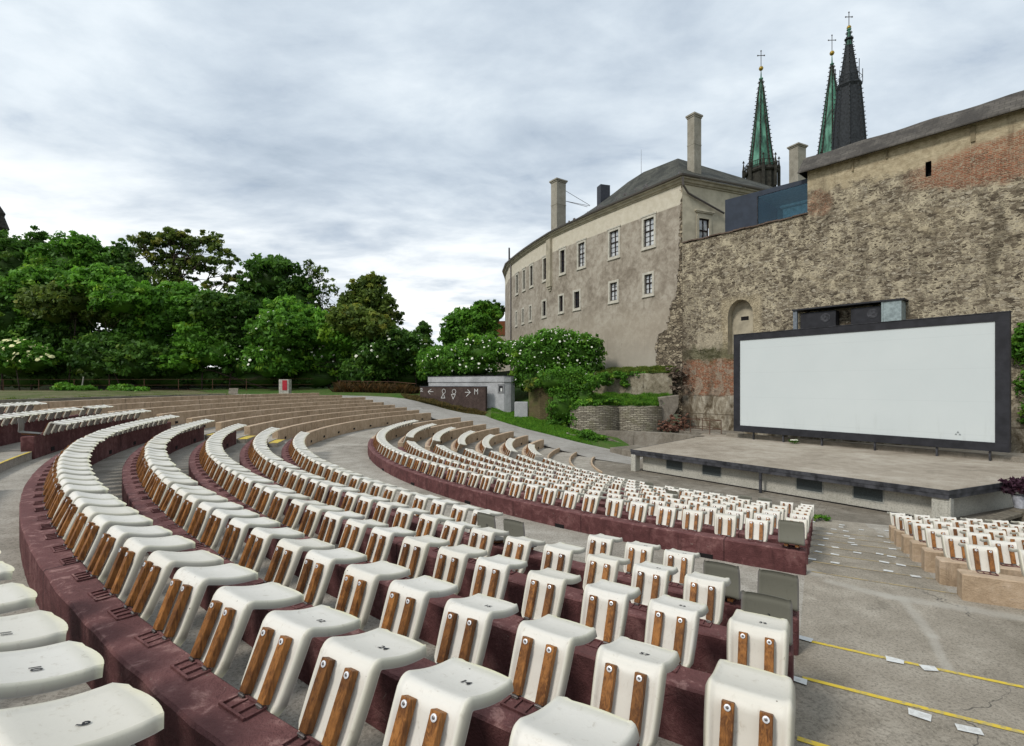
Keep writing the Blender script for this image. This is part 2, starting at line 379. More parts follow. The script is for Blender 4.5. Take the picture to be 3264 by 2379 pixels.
# ------------------------------------------------------------------ kerbs
def drains(o, r, zb, a0, a1, dirn=-1, every=2.3, w=.24, h=.11):
    a0 = min(a0, -143) if a0 > -143 and r > 25 else a0; n = int(abs(a1 - a0) * math.pi / 180 * r / every)
    proto = None
    for i in range(n):
        a = a0 + (a1 - a0) * (i + .5) / n
        if proto is None:
            b = MB(); b.box(-w / 2, w / 2, -.012, .012, -h / 2, h / 2); c = b.build('drain_hole', BLACKHOLE, o); proto = c
        else:
            c = proto.copy(); COL.objects.link(c); c.parent = o
        p = pt(r, a); c.location = (p[0], p[1], zb + h / 2 + .05); c.rotation_euler = (0, 0, R_(a) + math.pi / 2)
def kerb(R, Z, zb, a0, a1, mat, label, drain=None, dl=0.0):
    mb = MB(); ring(mb, R - W, R, zb - .06, Z, a0, a1, 0, 0.35, .005, dl, dl)
    o = mb.build('seating_kerb', mat, bevel=.014)
    tag(o, label, 'seating kerb', 'curved concrete seating kerbs')
    if drain == 'in': drains(o, R - W - .001, zb + .02, a0, a1)
    if drain == 'out': drains(o, R + .001, zb + .12, a0, a1, 1, 2.6, .22, .12)
    return o
ORD = ['zeroth', 'first', 'second', 'third', 'fourth', 'fifth', 'sixth', 'seventh', 'eighth', 'ninth', 'tenth', 'eleventh', 'twelfth', 'thirteenth', 'fourteenth', 'fifteenth', 'sixteenth', 'seventeenth', 'eighteenth', 'nineteenth', 'twentieth']
TENS = {20: 'twenty', 30: 'thirty', 40: 'forty', 50: 'fifty', 60: 'sixty'}
def ordn(n):
    if n <= 20: return ORD[n]
    t, u = n // 10 * 10, n % 10
    return (TENS[t][:-1] + 'ieth') if u == 0 else TENS[t] + '-' + ORD[u]
for k in range(1, 6):
    kerb(RU(k), ZU(k), ZU(k) - .58, A0, ALE, MAROON, f'maroon painted kerb of the {ORD[k]} row above the walkway, under folded seats', 'in', DR.get(k, 0))
for k in range(1, 10):
    kerb(RU(k), ZU(k), ZU(k) - .58, ALF if k < 7 else (-166.8 if k == 7 else -163.5), UE[k], TAN, f'empty tan kerb without seats, {ORD[k]} row up from the walkway', 'in')
kerb(RU(6), ZU(6), ZU(6) - .58, A0, -143, MAROON, 'maroon kerb nearest the camera, below the cropped seats at lower left')
kerb(RU(6), ZU(6), ZU(6) - .58, -151.2, ALE, MAROON, 'maroon kerb whose bare end faces the yellow step at the left', 'in')
kerb(RU(7), ZU(7), ZU(7) - .58, -151.2, -164.9, MAROON, 'maroon kerb at the left edge, one row above the yellow step', 'in')
kerb(RU(8), ZU(8), ZU(8) - .58, -151.2, -162, MAROON, 'maroon kerb at the left edge, uppermost row that has seats')
kerb(RL(1), ZL(1), ZL(1) - .58, A0, -169.7, MAROON, 'tall curved maroon kerb closing the back of the lower seat block', 'out')
kerb(RL(1), ZL(1), ZL(1) - .58, -169.7, LE[1], TAN, 'tan kerb continuing the maroon back kerb of the lower block', 'in')
for k in range(2, 8):
    kerb(RL(k), ZL(k), ZL(k) - .585, A0, -164.9, MAROON, f'maroon kerb hidden among folded seats, {ORD[k]} row down in the lower block')
    kerb(RL(k), ZL(k), ZL(k) - .585, -169.2, LE[k], TAN, f'tan kerb with a few seats near its aisle end, {ORD[k]} row down of the lower block', 'in')
for k in range(1, 8):
    kerb(RL(k), ZL(k), ZL(k) - .585, RS[k], -88, TAN, f'square-ended tan kerb right of the centre aisle, {ORD[k]} from the back')
# low yellow-edged step risers in front of the lower block
for k, (z, rr) in {8: (-4.27, 15.12), 9: (-4.44, 13.83), 10: (-4.60, 12.54)}.items():
    mb = MB(); ring(mb, rr - .02, rr + .07, z - .4, z, -172, LE[k], 0, .5, .004)
    tag(mb.build('low_step_kerb', TAN, bevel=.01), f'low curved tan step edge beside the stage path, {ORD[k - 7]} below the seats', 'step edge', 'low step edges by the path')
# steps of the radial aisle with yellow / white faces
for k in range(2, 6):
    mb = MB(); ring(mb, RU(k) - W - .35, RU(k) - W + .02, ZU(k - 1) - .5, ZU(k - 1) - .20, ALE - .5, ALF + .5, 0, .6)
    o = mb.build('aisle_step', CONC, bevel=.01); tag(o, f'pale concrete step with yellow tread in the far aisle, {ORD[k]} row up', 'step', 'intermediate steps in the far aisle')
    mb = MB(); ring(mb, RU(k) - W - .352, RU(k) - W + .018, ZU(k - 1) - .199, ZU(k - 1) - .192, ALE - .5, ALF + .5, 0, .6)
    mb.build('yellow_tread', YELLOW, o)
strip('yellow_step_line', RU(6) - W + .004, RU(6) - W + .07, ZU(6) - .37 + .005, -139.5, -151, YELLOW)
strip('yellow_step_line', RU(7) - W + .004, RU(7) - W + .06, ZU(7) - .37 + .005, -145, -151, YELLOW, 5)

# ------------------------------------------------------------------ seats
LEGV = np.array([0.130, 0.318]); LEGL = float(np.hypot(*LEGV)); LEGD = LEGV / LEGL
TA = -12.0
TOPD = np.array([math.cos(R_(TA)), math.sin(R_(TA))]); TOPL = 0.355
def shell_mesh(square=False):
    fil = .042
    # centre line (y, z) with a rounded shoulder
    pts = [(-.035 * LEGD[0], -.035 * LEGD[1])]
    for t in np.linspace(0.02, LEGL - fil, 7): pts.append(tuple(LEGD * t))
    p0 = LEGD * (LEGL - fil); p1 = LEGD * LEGL; p2 = p1 + TOPD * fil
    for t in np.linspace(.14, 1, 7): q = (1 - t) ** 2 * p0 + 2 * t * (1 - t) * p1 + t * t * p2; pts.append(tuple(q))
    for t in np.linspace(fil + .03, TOPL, 9):
        q = p1 + TOPD * t; s = (t - fil) / (TOPL - fil); pts.append((q[0], q[1] - .014 * math.sin(s * math.pi) + .006 * s * s))
    pts = np.array(pts); N = len(pts)
    d = np.gradient(pts, axis=0); d /= np.linalg.norm(d, axis=1)[:, None]
    nor = np.stack([-d[:, 1], d[:, 0]], 1)      # outward (towards the spectator side / up)
    s = np.concatenate([[0], np.cumsum(np.linalg.norm(np.diff(pts, axis=0), axis=1))]); S = s[-1]
    ts = np.array([-1, -.995, -.975, -.94, -.89, -.82, -.77, -.72, -.5, -.25, 0, .25, .5, .72, .77, .82, .89, .94, .975, .995, 1.])
    V = []; col = []
    for i in range(N):
        f = s[i] / S
        hw = .168 + .015 * math.sin(min(1, f / .5) * math.pi / 2) - .006 * max(0, (f - .6) / .4) ** 2
        e0, e1 = s[i], S - s[i]
        rc = .010 if square else .028
        cut = 0
        if e1 < rc: cut = rc - math.sqrt(max(0, rc * rc - (rc - e1) ** 2))
        if e0 < .03: cut = (.03 - math.sqrt(max(0, .03 ** 2 - (.03 - e0) ** 2)))
        hw -= cut
        for t in ts:
            a = abs(t)
            lip = -.036 * max(0, (a - .90) / .10) ** 1.7 + .008 * math.exp(-((a - .87) / .055) ** 2)                        # rim folds inwards
            inset = -.011 * (1 - 1 / (1 + math.exp(-(a - .77) / .015))) if 1.0 < s[i] / .045 and e1 > .0 else 0
            fade = min(1, max(0, (s[i] - .03) / .03)) * (1 if s[i] < LEGL - .09 else max(.25, 1 - (s[i] - LEGL + .09) / .03))
            crown = (-.008 if s[i] > LEGL else .003) * (1 - t * t)
            tipb = (.030 * (1 - t * t) if e1 < .14 else 0) * max(0, 1 - e1 / .14)  # bulging tip
            endlip = -.014 * max(0, (.022 - e1) / .022) ** 1.5
            if square: lip *= .45; tipb *= .15
            off = lip + inset * fade + crown + endlip
            q = pts[i] + nor[i] * off + d[i] * tipb
            V.append((t * hw, q[0], q[1]))
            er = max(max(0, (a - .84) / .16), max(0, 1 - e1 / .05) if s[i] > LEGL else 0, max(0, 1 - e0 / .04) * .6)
            col.append((min(1, er), 0, max(0, (a - .91) / .09) ** .7 if s[i] > .04 and e1 > .012 else 0))  # blue channel: painted shade on the turned-down side lips
    M = len(ts); Fq = []
    for i in range(N - 1):
        for j in range(M - 1):
            a = i * M + j; Fq.append((a, a + 1, a + M + 1, a + M))
    # thickness
    V = np.array(V); col = np.array(col); nv = len(V)
    g = V.reshape(N, M, 3); du = np.gradient(g, axis=1); dv = np.gradient(g, axis=0)
    nn = np.cross(du, dv).reshape(-1, 3); nn /= np.linalg.norm(nn, axis=1)[:, None] + 1e-9
    V2 = V - nn * .006
    Fq = np.array(Fq); F2 = Fq[:, ::-1] + nv
    B = [i * M for i in range(N)] + [(N - 1) * M + j for j in range(1, M)] + [i * M + M - 1 for i in range(N - 2, -1, -1)] + [j for j in range(M - 2, 0, -1)]
    side = [(B[(i + 1) % len(B)], B[i], B[i] + nv, B[(i + 1) % len(B)] + nv) for i in range(len(B))]
    return np.vstack([V, V2]), np.vstack([Fq, F2, np.array(side)]), np.vstack([col, np.tile([.2, 1, .0], (nv, 1))])  # green channel: painted shade over the whole inner skin
SV, SF, SC = shell_mesh()
SQV, _q1, _q2 = shell_mesh(True)
def leg_frame(x, t, off=0.0):
    """matrix with z along the leg, y outwards (towards -y)"""
    zc = Vector((0, LEGD[0], LEGD[1])); yc = Vector((0, -LEGD[1], LEGD[0])); xc = yc.cross(zc)
    M = Matrix.Identity(4)
    for i, c in enumerate((xc, yc, zc)):
        for j in range(3): M[j][i] = c[j]
    M.translation = zc * t + yc * off + Vector((x, 0, 0))
    return M
def lin(mb, M):
    mb.v = [tuple(M @ Vector(p)) for p in mb.v]; return mb
def build_seat(name, shellmat, rx=0.0, lift=0.0):
    root = empty(name)
    RM = Matrix.Translation((0, 0, lift)) @ Matrix.Rotation(rx, 4, 'X')
    V = np.array([tuple(RM @ Vector(p)) for p in (SQV if lift else SV)])
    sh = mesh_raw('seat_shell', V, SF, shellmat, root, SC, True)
    for sx in (-1, 1):
        M = RM @ leg_frame(sx * .076, 0)
        b = MB(); b.box(-.026, .026, .004, .042, .004, .288)
        bm = lin(b, M).build('slat', WOOD, root, bevel=.0022)
        w = MB(); w.lathe([(.0135, 0), (.0142, .002), (.0142, .0045), (.008, .0055), (.0075, .003)], 12)
        w2 = MB(); w2.lathe([(.0065, 0.002), (.0065, .005), (.003, .0065)], 8, m=1)
        b0 = len(w.v); w.v += w2.v; w.f += [tuple(i + b0 for i in f) for f in w2.f]; w.uv += w2.uv; w.m += w2.m
        MM = M @ Matrix.Translation((0, .042, .266)) @ Matrix.Rotation(-math.pi / 2, 4, 'X')
        lin(w, MM).build('washer', [METAL, DARKMETAL], bm, smooth=False)
        h = MB(); h.box(-.016, .016, .0, .042, -.016, .004); h.tube([(-.024, .040, -.006), (.024, .040, -.006)], .005, 6)
        h.lathe([(.0045, .0355), (.0045, .0375), (.002, .039)], 6); 
        lin(h, M).build('hinge', DARKMETAL if not lift else MAROON, root)
    br = MB()
    br.box(-.105, .105, -.032, -.018, -.004, .008); br.box(-.105, .105, -.130, -.118, -.004, .008)
    for x in (-.100, -.034, .034, .100): br.box(x - .006, x + .006, -.118, -.032, -.004, .006)
    br.build('hinge_bracket', MAROON, root)
    return root
proto = build_seat('folding_seat', SHELL)
proto_open = build_seat('folding_seat', SHELL_GREY, R_(104), .045)
# thin the parts of distant seats: same parts without washers
def all_children(o): return [c for c in bpy.data.objects if c.parent == o]
KIDS = {id(p): [(c, all_children(c)) for c in all_children(p)] for p in (proto, proto_open)}

def inc(a, k): return a
seats = []   # (dist, R, Z, angle, open, label-bits, tier, tan)
def row(R, Z, a0, n, pitch, text, rowid, opens=(), skips=(), mat='maroon', sign=-1, start=1, frm='centre aisle'):
    Ri = R - W - .005; dl = DR.get(int(rowid[1]), 0) if rowid[0] == 'U' else 0
    dp = math.degrees(pitch / Ri)
    for i in range(n):
        if i in skips: continue
        a = a0 + sign * dp * i + (random.random() - .5) * .10
        x, y = pt(Ri + dl * drift(a), a)
        seats.append(dict(d=math.hypot(x, y), x=x, y=y, z=Z, a=a, op=i in opens, i=i + start, text=text, row=rowid, frm=frm))
PI_ = .522
def cnt(R, a0, a1, pitch=PI_): return int(abs(a1 - a0) / math.degrees(pitch / (R - W))) + 1
row(RU(1), ZU(1), -121.72, cnt(RU(1), -121.7, -165), PI_, 'first row above walkway', 'U1', (0, 1, 6, 7), (5,))
row(RU(2), ZU(2), -121.72, cnt(RU(2), -121.7, -165), PI_, 'second row above walkway', 'U2', (0,))
row(RU(3), ZU(3), -121.72, cnt(RU(3), -121.7, -165), PI_, 'third row above walkway', 'U3')
row(RU(4), ZU(4), -121.55, cnt(RU(4), -121.7, -165), PI_, 'fourth row above walkway', 'U4')
row(RU(5), ZU(5), -122.36, cnt(RU(5), -122.36, -165), .516, 'fifth row above walkway', 'U5')
for i6, a6 in enumerate((-124.32, -125.25, -126.0, -126.85, -127.75, -128.7)):
    row(RU(6) - .10, ZU(6) + .02, a6, 1, .47, 'nearest row at lower left', 'U6n', (), (), start=i6 + 1, frm='the right')
row(RU(6), ZU(6), -151.7, cnt(RU(6), -151.7, -165), .55, 'row behind the yellow step', 'U6', (0,), frm='the left aisle')
row(RU(7), ZU(7), -151.7, cnt(RU(7), -151.7, -164.4), .55, 'second row above the yellow step', 'U7', (), (11,), frm='the left aisle')
row(RU(8), ZU(8), -151.7, cnt(RU(8), -151.7, -161.5), .55, 'uppermost seated row at left', 'U8', frm='the left aisle')
row(RL(1), ZL(1), -121.8, cnt(RL(1), -121.8, -190), PI_, 'back row of lower block', 'L1', (0,))
far = {2: 16, 3: 15, 4: 14, 5: 13, 6: 12, 7: 9}
for k in range(2, 8):
    t = f'{ORD[k]} row down, lower block'
    row(RL(k), ZL(k), -121.85, cnt(RL(k), -121.85, -164.6), PI_, t, f'L{k}', {7: (2, 3, 9), 5: (6,)}.get(k, ()), {6: (1,), 4: (9,)}.get(k, ()))
    row(RL(k), ZL(k), -169.9, far[k], PI_, t, f'F{k}', frm='the far aisle')
for k in range(1, 8):
    row(RL(k), ZL(k), RS[k] + .75, 8, .56, f'{ORD[k]} row from the back', f'R{k}', (), (), sign=1, frm='the aisle, right-hand block')
seats.sort(key=lambda s: s['d'])
IND = seats[:300]; REST = seats[300:]
NUM = {('U5', 2): '14', ('U4', 2): '57', ('U3', 2): '53', ('U5', 3): '24', ('U3', 1): '32', ('U2', 1): '3', ('U1', 8): '11', ('U6n', 1): '9', ('U6n', 2): '10', ('U6n', 3): '11', ('U5', 4): '12', ('U4', 4): '15', ('U1', 3): '52', ('U2', 3): '51', ('U1', 4): '50'}
def number_mark(txt, root, op):
    cu = bpy.data.curves.new('number', 'FONT'); cu.body = txt; cu.size = .050; cu.offset = .0006; cu.extrude = .0004; cu.align_x = 'CENTER'; cu.align_y = 'CENTER'; cu.resolution_u = 2
    o = bpy.data.objects.new('tmp', cu); COL.objects.link(o)
    dg = bpy.context.evaluated_depsgraph_get(); me = bpy.data.meshes.new_from_object(o.evaluated_get(dg))
    bpy.data.objects.remove(o)
    p1 = LEGD * LEGL; q = p1 + TOPD * .19
    T = Matrix.Translation((0.02, q[0], q[1] - .0195)) @ Matrix.Rotation(R_(TA), 4, 'X')
    if op: T = Matrix.Translation((0, 0, .045)) @ Matrix.Rotation(R_(104), 4, 'X') @ T
    me.transform(T); me.materials.clear(); me.materials.append(INK)
    for p in me.polygons: p.material_index = 0
    n = bpy.data.objects.new('number_marking', me); COL.objects.link(n); n.parent = root
used = {True: False, False: False}
for idx, s in enumerate(IND):
    src = proto_open if s['op'] else proto
    if not used[s['op']]:
        r = src; used[s['op']] = True; fresh = True
    else:
        r = src.copy(); COL.objects.link(r); fresh = False
    jit = (random.random() - .5)
    r.location = (s['x'], s['y'], s['z'] + .004)
    r.rotation_euler = (R_(jit * 5.0), R_((random.random() - .5) * 1.6), R_(s['a'] + 90 + (random.random() - .5) * 3.0))
    if not fresh:
        for c, gk in KIDS[id(src)]:
            d = c.copy(); COL.objects.link(d); d.parent = r
            if idx < 150:
                for g in gk:
                    e = g.copy(); COL.objects.link(e); e.parent = d
    txt = NUM.get((s['row'], s['i']))
    if txt: number_mark(txt, r, s['op'])
    nm = f' marked {txt}' if txt else ''
    lab = f"{'grey unfolded seat' if s['op'] else 'cream folded seat'}{nm}, {ordn(s['i'])} from {s['frm']}, {s['text']}"
    tag(r, lab, 'seat', 'folding seats along the curved kerbs')
# remaining far seats as one mass
def template(p):
    Vs, Fs, Ms, base = [], [], [], 0; Cs = []
    for c, gk in KIDS[id(p)]:
        me = c.data; n = len(me.vertices); co = np.empty(n * 3); me.vertices.foreach_get('co', co)
        mi = {'seat_shell': 0, 'slat': 1}.get(c.name.split('.')[0], 2)
        if c.name.startswith('seat_shell'):
            # outer skin only, coarser
            V = SV; Vs.append(np.array([tuple(v) for v in co.reshape(-1, 3)])); Fs += [tuple(int(v) + base for v in f) for f in SF]; Ms += [0] * len(SF)
        else:
            Vs.append(co.reshape(-1, 3)); Fs += [tuple(v + base for v in q.vertices) for q in me.polygons]; Ms += [mi] * len(me.polygons)
        Cs.append(SC if c.name.startswith('seat_shell') else np.zeros((n, 3)))
        base += n
    return np.vstack(Vs), Fs, Ms, np.vstack(Cs)
TV, TF, TM, TC = template(proto); TVo, TFo, TMo, TCo = template(proto_open)
V, Fs, Ms, tone = [], [], [], []; base = 0
for s in REST:
    v, f, m = (TVo, TFo, TMo) if s['op'] else (TV, TF, TM); tone.append(TCo if s['op'] else TC)
    a = R_(s['a'] + 90 + (random.random() - .5) * 2); ca, sa = math.cos(a), math.sin(a)
    X = v[:, 0] * ca - v[:, 1] * sa + s['x']; Y = v[:, 0] * sa + v[:, 1] * ca + s['y']
    V.append(np.stack([X, Y, v[:, 2] + s['z']], 1)); Fs += [tuple(i + base for i in q) for q in f]
    Ms += [(3 if (s['op'] and q == 0) else q) for q in m]; base += len(v)
V = np.vstack(V)
me = bpy.data.meshes.new('distant_seats'); me.from_pydata(V.tolist(), [], Fs)
SHELL_FAR = m_plain('cream_plastic_far', (0.68, 0.66, 0.60), 0.45, 0.08, 1.2)
WOOD_FAR = m_plain('slat_wood_far', (0.17, 0.07, 0.022), 0.6, 0.5, 3)
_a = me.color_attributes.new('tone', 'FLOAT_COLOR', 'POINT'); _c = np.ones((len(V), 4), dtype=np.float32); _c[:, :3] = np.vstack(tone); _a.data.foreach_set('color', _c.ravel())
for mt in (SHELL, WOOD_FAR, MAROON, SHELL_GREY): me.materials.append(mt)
me.polygons.foreach_set('material_index', Ms); me.polygons.foreach_set('use_smooth', [q == 0 for q in Ms])
o = bpy.data.objects.new('distant_seats', me); COL.objects.link(o)
tag(o, 'mass of small cream folded seats filling the farther rows of both tiers', 'seats', 'folding seats along the curved kerbs', 'stuff')

# ------------------------------------------------------------------ terrain
def m_ground(name, earth, g1, g2, amt):
    t = NT(name); p = t.pos(); a = t.noise(p, .5, 6, .65, .6); b = t.noise(p, 9, 6, .7); g = t.noise(p, 60, 3, .7)
    c = t.mix(t.sm(b, .35, .65), g1, g2)
    c = t.mix(t.math('MULTIPLY', t.sm(a, .42, .6), amt), c, earth)
    c = t.mix(t.math('MULTIPLY', t.sm(g, .5, .7), .4), c, tuple(x * .4 for x in g1))
    t.bump(t.math('ADD', b, g), .8, .05); return t.out(c, .95)
GRASSY = m_ground('dry_grass_ground', (.20, .17, .10), (.05, .085, .018), (.13, .14, .04), .75)
GREENY = m_ground('green_grass_ground', (.13, .13, .05), (.03, .085, .010), (.075, .16, .02), .45)
GRAVEL = m_concrete('path_concrete', (.25, .23, .20), (.33, .31, .28), (.42, .40, .36), .8, .4)
mb = MB()
radii = [(0, -5.35), (38.6, -5.35), (39.15, -.95), (48, -.95), (62, -.6), (90, -.6), (300, -.4), (3500, -.4)]
def hz(r, z, a):
    a = a % 360
    if 60 < a < 150 or a >= 330 or a <= 60:           # church side: kept low, covered by the terraces and walls
        return -5.35
    return z
NA = 120
for i in range(NA):
    a0, a1 = 360 * i / NA, 360 * (i + 1) / NA
    for (r0, z0), (r1, z1) in zip(radii[:-1], radii[1:]):
        q = [pt(r0, a0, hz(r0, z0, a0)), pt(r1, a0, hz(r1, z1, a0)), pt(r1, a1, hz(r1, z1, a1)), pt(r0, a1, hz(r0, z0, a1))]
        mb.face(q[1:] if r0 == 0 else q)
tag(mb.build('ground', GRASSY), kind='structure')
mb = MB()
for i in range(40):
    x0, x1 = -150 + 4 * i, -146 + 4 * i; yy = lambda x: 63 + .6 * math.sin(x * .21)
    mb.face([(x0, yy(x0), -.8), (x1, yy(x1), -.8), (x1, yy(x1) + 3, 1.9 + .3 * math.sin(x1 * .4)), (x0, yy(x0) + 3, 1.9 + .3 * math.sin(x0 * .4))])
    mb.face([(x0, yy(x0) + 3, 1.9 + .3 * math.sin(x0 * .4)), (x1, yy(x1) + 3, 1.9 + .3 * math.sin(x1 * .4)), (x1, 140, 1.5), (x0, 140, 1.5)])
tag(mb.build('earth_bank', m_ground('shaded_soil', (.03, .025, .015), (.012, .02, .008), (.03, .04, .015), .5)), kind='structure')
# concrete apron behind the top row at the far left
mb = MB(); ring(mb, 38.2, 41.5, -1.6, -.93, -150, -174); tag(mb.build('upper_path', GRAVEL), kind='structure')

IN = [(-20, 43.5, -.93), (-16.5, 43.35, -1.02), (-14.9, 44.2, -1.22), (-13.2, 45, -1.5), (-12.3, 44.3, -1.7), (-11.2, 43.75, -1.92), (-10.1, 43.3, -2.12), (-9.0, 42.8, -2.33), (-7.9, 42.35, -2.53), (-6.8, 41.85, -2.75), (-4.2, 40.1, -2.97), (-3.1, 39.3, -3.2), (-2.05, 38.55, -3.4), (-1.0, 37.75, -3.62), (.05, 36.95, -3.8), (1.1, 36.15, -4.0), (2.15, 35.35, -4.2), (3.15, 34.4, -4.4), (4.2, 33.6, -4.58), (5.2, 32.55, -4.74), (7.2, 30.5, -4.796)]
OUT = [(-30, 51, -.9), (-22, 50.2, -.93), (-18, 50, -1.0), (-14, 50, -1.1), (-12, 49.9, -1.2), (-10.5, 49.7, -1.35), (-9.2, 49.2, -1.6), (-7.5, 48.3, -1.95), (-6, 47.3, -2.3), (-4.3, 46.4, -2.6), (-2.4, 45.2, -2.75), (-1.8, 43.7, -2.88), (-.8, 42.1, -3.08), (.3, 40.7, -3.3), (1.2, 39.9, -3.5), (2.8, 38.8, -3.8), (3.8, 38.0, -4.0), (4.8, 37.3, -4.2), (5.9, 36.7, -4.4), (7.0, 36.0, -4.58), (9.3, 34.5, -4.79)]
mb = MB(); NS = 4
for i in range(len(IN) - 1):
    for j in range(NS):
        def P(k, t): return tuple(IN[k][c] * (1 - t) + OUT[k][c] * t for c in range(3))
        t0, t1 = j / NS, (j + 1) / NS
        mb.face([P(i, t0), P(i + 1, t0), P(i + 1, t1), P(i, t1)])
tag(mb.build('path', GRAVEL, smooth=True), kind='structure')
# bank beyond the path, carrying shrubs, up to the foot of the building
BK = [(-40, 62, -.4), (-30, 60, -.4), (-24, 59, -.4), (-19, 58, -.4), (-15, 57, -.4), (-13, 56.5, -.5), (-11, 56, -.6), (-9.5, 55.5, -.8), (-8, 55, -1.0), (-6, 54, -1.3), (-4, 52, -1.5), (-2, 50, -1.6), (0, 47.2, -2.55), (1.6, 45.6, -2.6), (2.8, 44.2, -2.8), (3.8, 42.6, -3.1), (4.3, 41.0, -3.4), (4.7, 40.2, -3.55), (5.2, 39.4, -3.6), (6.5, 38.9, -3.75), (8, 38.3, -4.0)]
mb = MB()
for i in range(len(OUT) - 1):
    for j in range(4):
        def P(k, t):
            q = [OUT[k][c] * (1 - t) + BK[k][c] * t for c in range(3)]; q[2] += .12 * math.sin(k * 2.3 + t * 5) * t * (1 - t) * 2
            return tuple(q)
        mb.face([P(i, j / 4), P(i + 1, j / 4), P(i + 1, (j + 1) / 4), P(i, (j + 1) / 4)])
mb.face([(-40, 62, -.4), (-4, 52, -1.5), (2, 66, 0), (-40, 130, 0)]); mb.face([(-4, 52, -1.5), (2.8, 44.5, -2.1), (9, 50, 1.2), (2, 66, 1)])
tag(mb.build('grass_bank', GREENY, smooth=True), kind='structure')

# ------------------------------------------------------------------ grass blades
def m_leaf(name, dark, light, trans=.42, rough=.55):
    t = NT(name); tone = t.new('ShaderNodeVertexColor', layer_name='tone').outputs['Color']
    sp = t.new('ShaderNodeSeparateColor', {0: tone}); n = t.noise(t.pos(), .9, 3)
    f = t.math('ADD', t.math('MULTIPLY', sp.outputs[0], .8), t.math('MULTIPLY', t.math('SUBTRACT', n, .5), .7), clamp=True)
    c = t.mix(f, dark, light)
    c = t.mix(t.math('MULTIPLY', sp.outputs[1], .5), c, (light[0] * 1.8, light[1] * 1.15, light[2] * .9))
    t.out(c, rough); t.bsdf.inputs['Specular IOR Level'].default_value = .25
    tr = t.new('ShaderNodeBsdfTranslucent', {'Color': c}); mx = t.new('ShaderNodeMixShader', {0: trans, 1: t.bsdf.outputs[0], 2: tr.outputs[0]})
    t.link(mx.outputs[0], t.n['Material Output'].inputs[0]); return t.mat
LEAF = {
    'deep': m_leaf('deep_green_leaves', (.030, .080, .012), (.140, .300, .040)),
    'mid': m_leaf('mid_green_leaves', (.040, .115, .012), (.190, .440, .044)),
    'bright': m_leaf('bright_green_leaves', (.048, .140, .013), (.230, .520, .050)),
    'olive': m_leaf('olive_green_leaves', (.046, .084, .015), (.240, .330, .055)),
    'dry': m_leaf('dry_grass_leaves', (.07, .06, .02), (.24, .20, .07)),
    'rust': m_leaf('dry_rust_leaves', (.05, .035, .012), (.17, .10, .035)),
}
BARK = m_plain('bark', (.055, .042, .032), .9, .5, 4)
FLOWER = m_plain('cream_blossom', (.72, .72, .60), .7, .12, 8)
FLOWERY = m_plain('yellow_white_blossom', (.72, .70, .36), .7, .15, 8)
def blades(name, pts, n, h, mat, parent=None, w=.02, lean=.4):
    """pts: list of triangles [(a,b,c)] to scatter on"""
    T = np.array(pts, float); A = np.linalg.norm(np.cross(T[:, 1] - T[:, 0], T[:, 2] - T[:, 0]), axis=1); A /= A.sum()
    k = rng.choice(len(T), n, p=A); u = rng.random((n, 2)); fl = u.sum(1) > 1; u[fl] = 1 - u[fl]
    P = T[k, 0] + (T[k, 1] - T[k, 0]) * u[:, :1] + (T[k, 2] - T[k, 0]) * u[:, 1:]
    clump = np.sin(P[:, 0] * 3.1) * np.sin(P[:, 1] * 2.7 + 1) * .35 + .75
    H = h * (.5 + rng.random(n)) * clump; a = rng.random(n) * 6.28
    dx = np.stack([np.cos(a), np.sin(a), np.zeros(n)], 1) * w
    ln = rng.normal(0, lean, (n, 2)) * H[:, None]
    tip = P + np.stack([ln[:, 0], ln[:, 1], H], 1); mid = P + np.stack([ln[:, 0] * .35, ln[:, 1] * .35, H * .6], 1)
    V = np.stack([P - dx, P + dx, mid + dx * .7, tip, ], 1).reshape(-1, 3)
    F = np.arange(4 * n).reshape(n, 4); t = rng.random(n)
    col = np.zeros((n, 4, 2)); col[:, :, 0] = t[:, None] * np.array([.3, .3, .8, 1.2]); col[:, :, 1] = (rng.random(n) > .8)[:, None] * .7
    return mesh_raw(name, V, F, mat, parent, col.reshape(-1, 2))
def quadtri(a, b, c, d): return [(a, b, c), (a, c, d)]

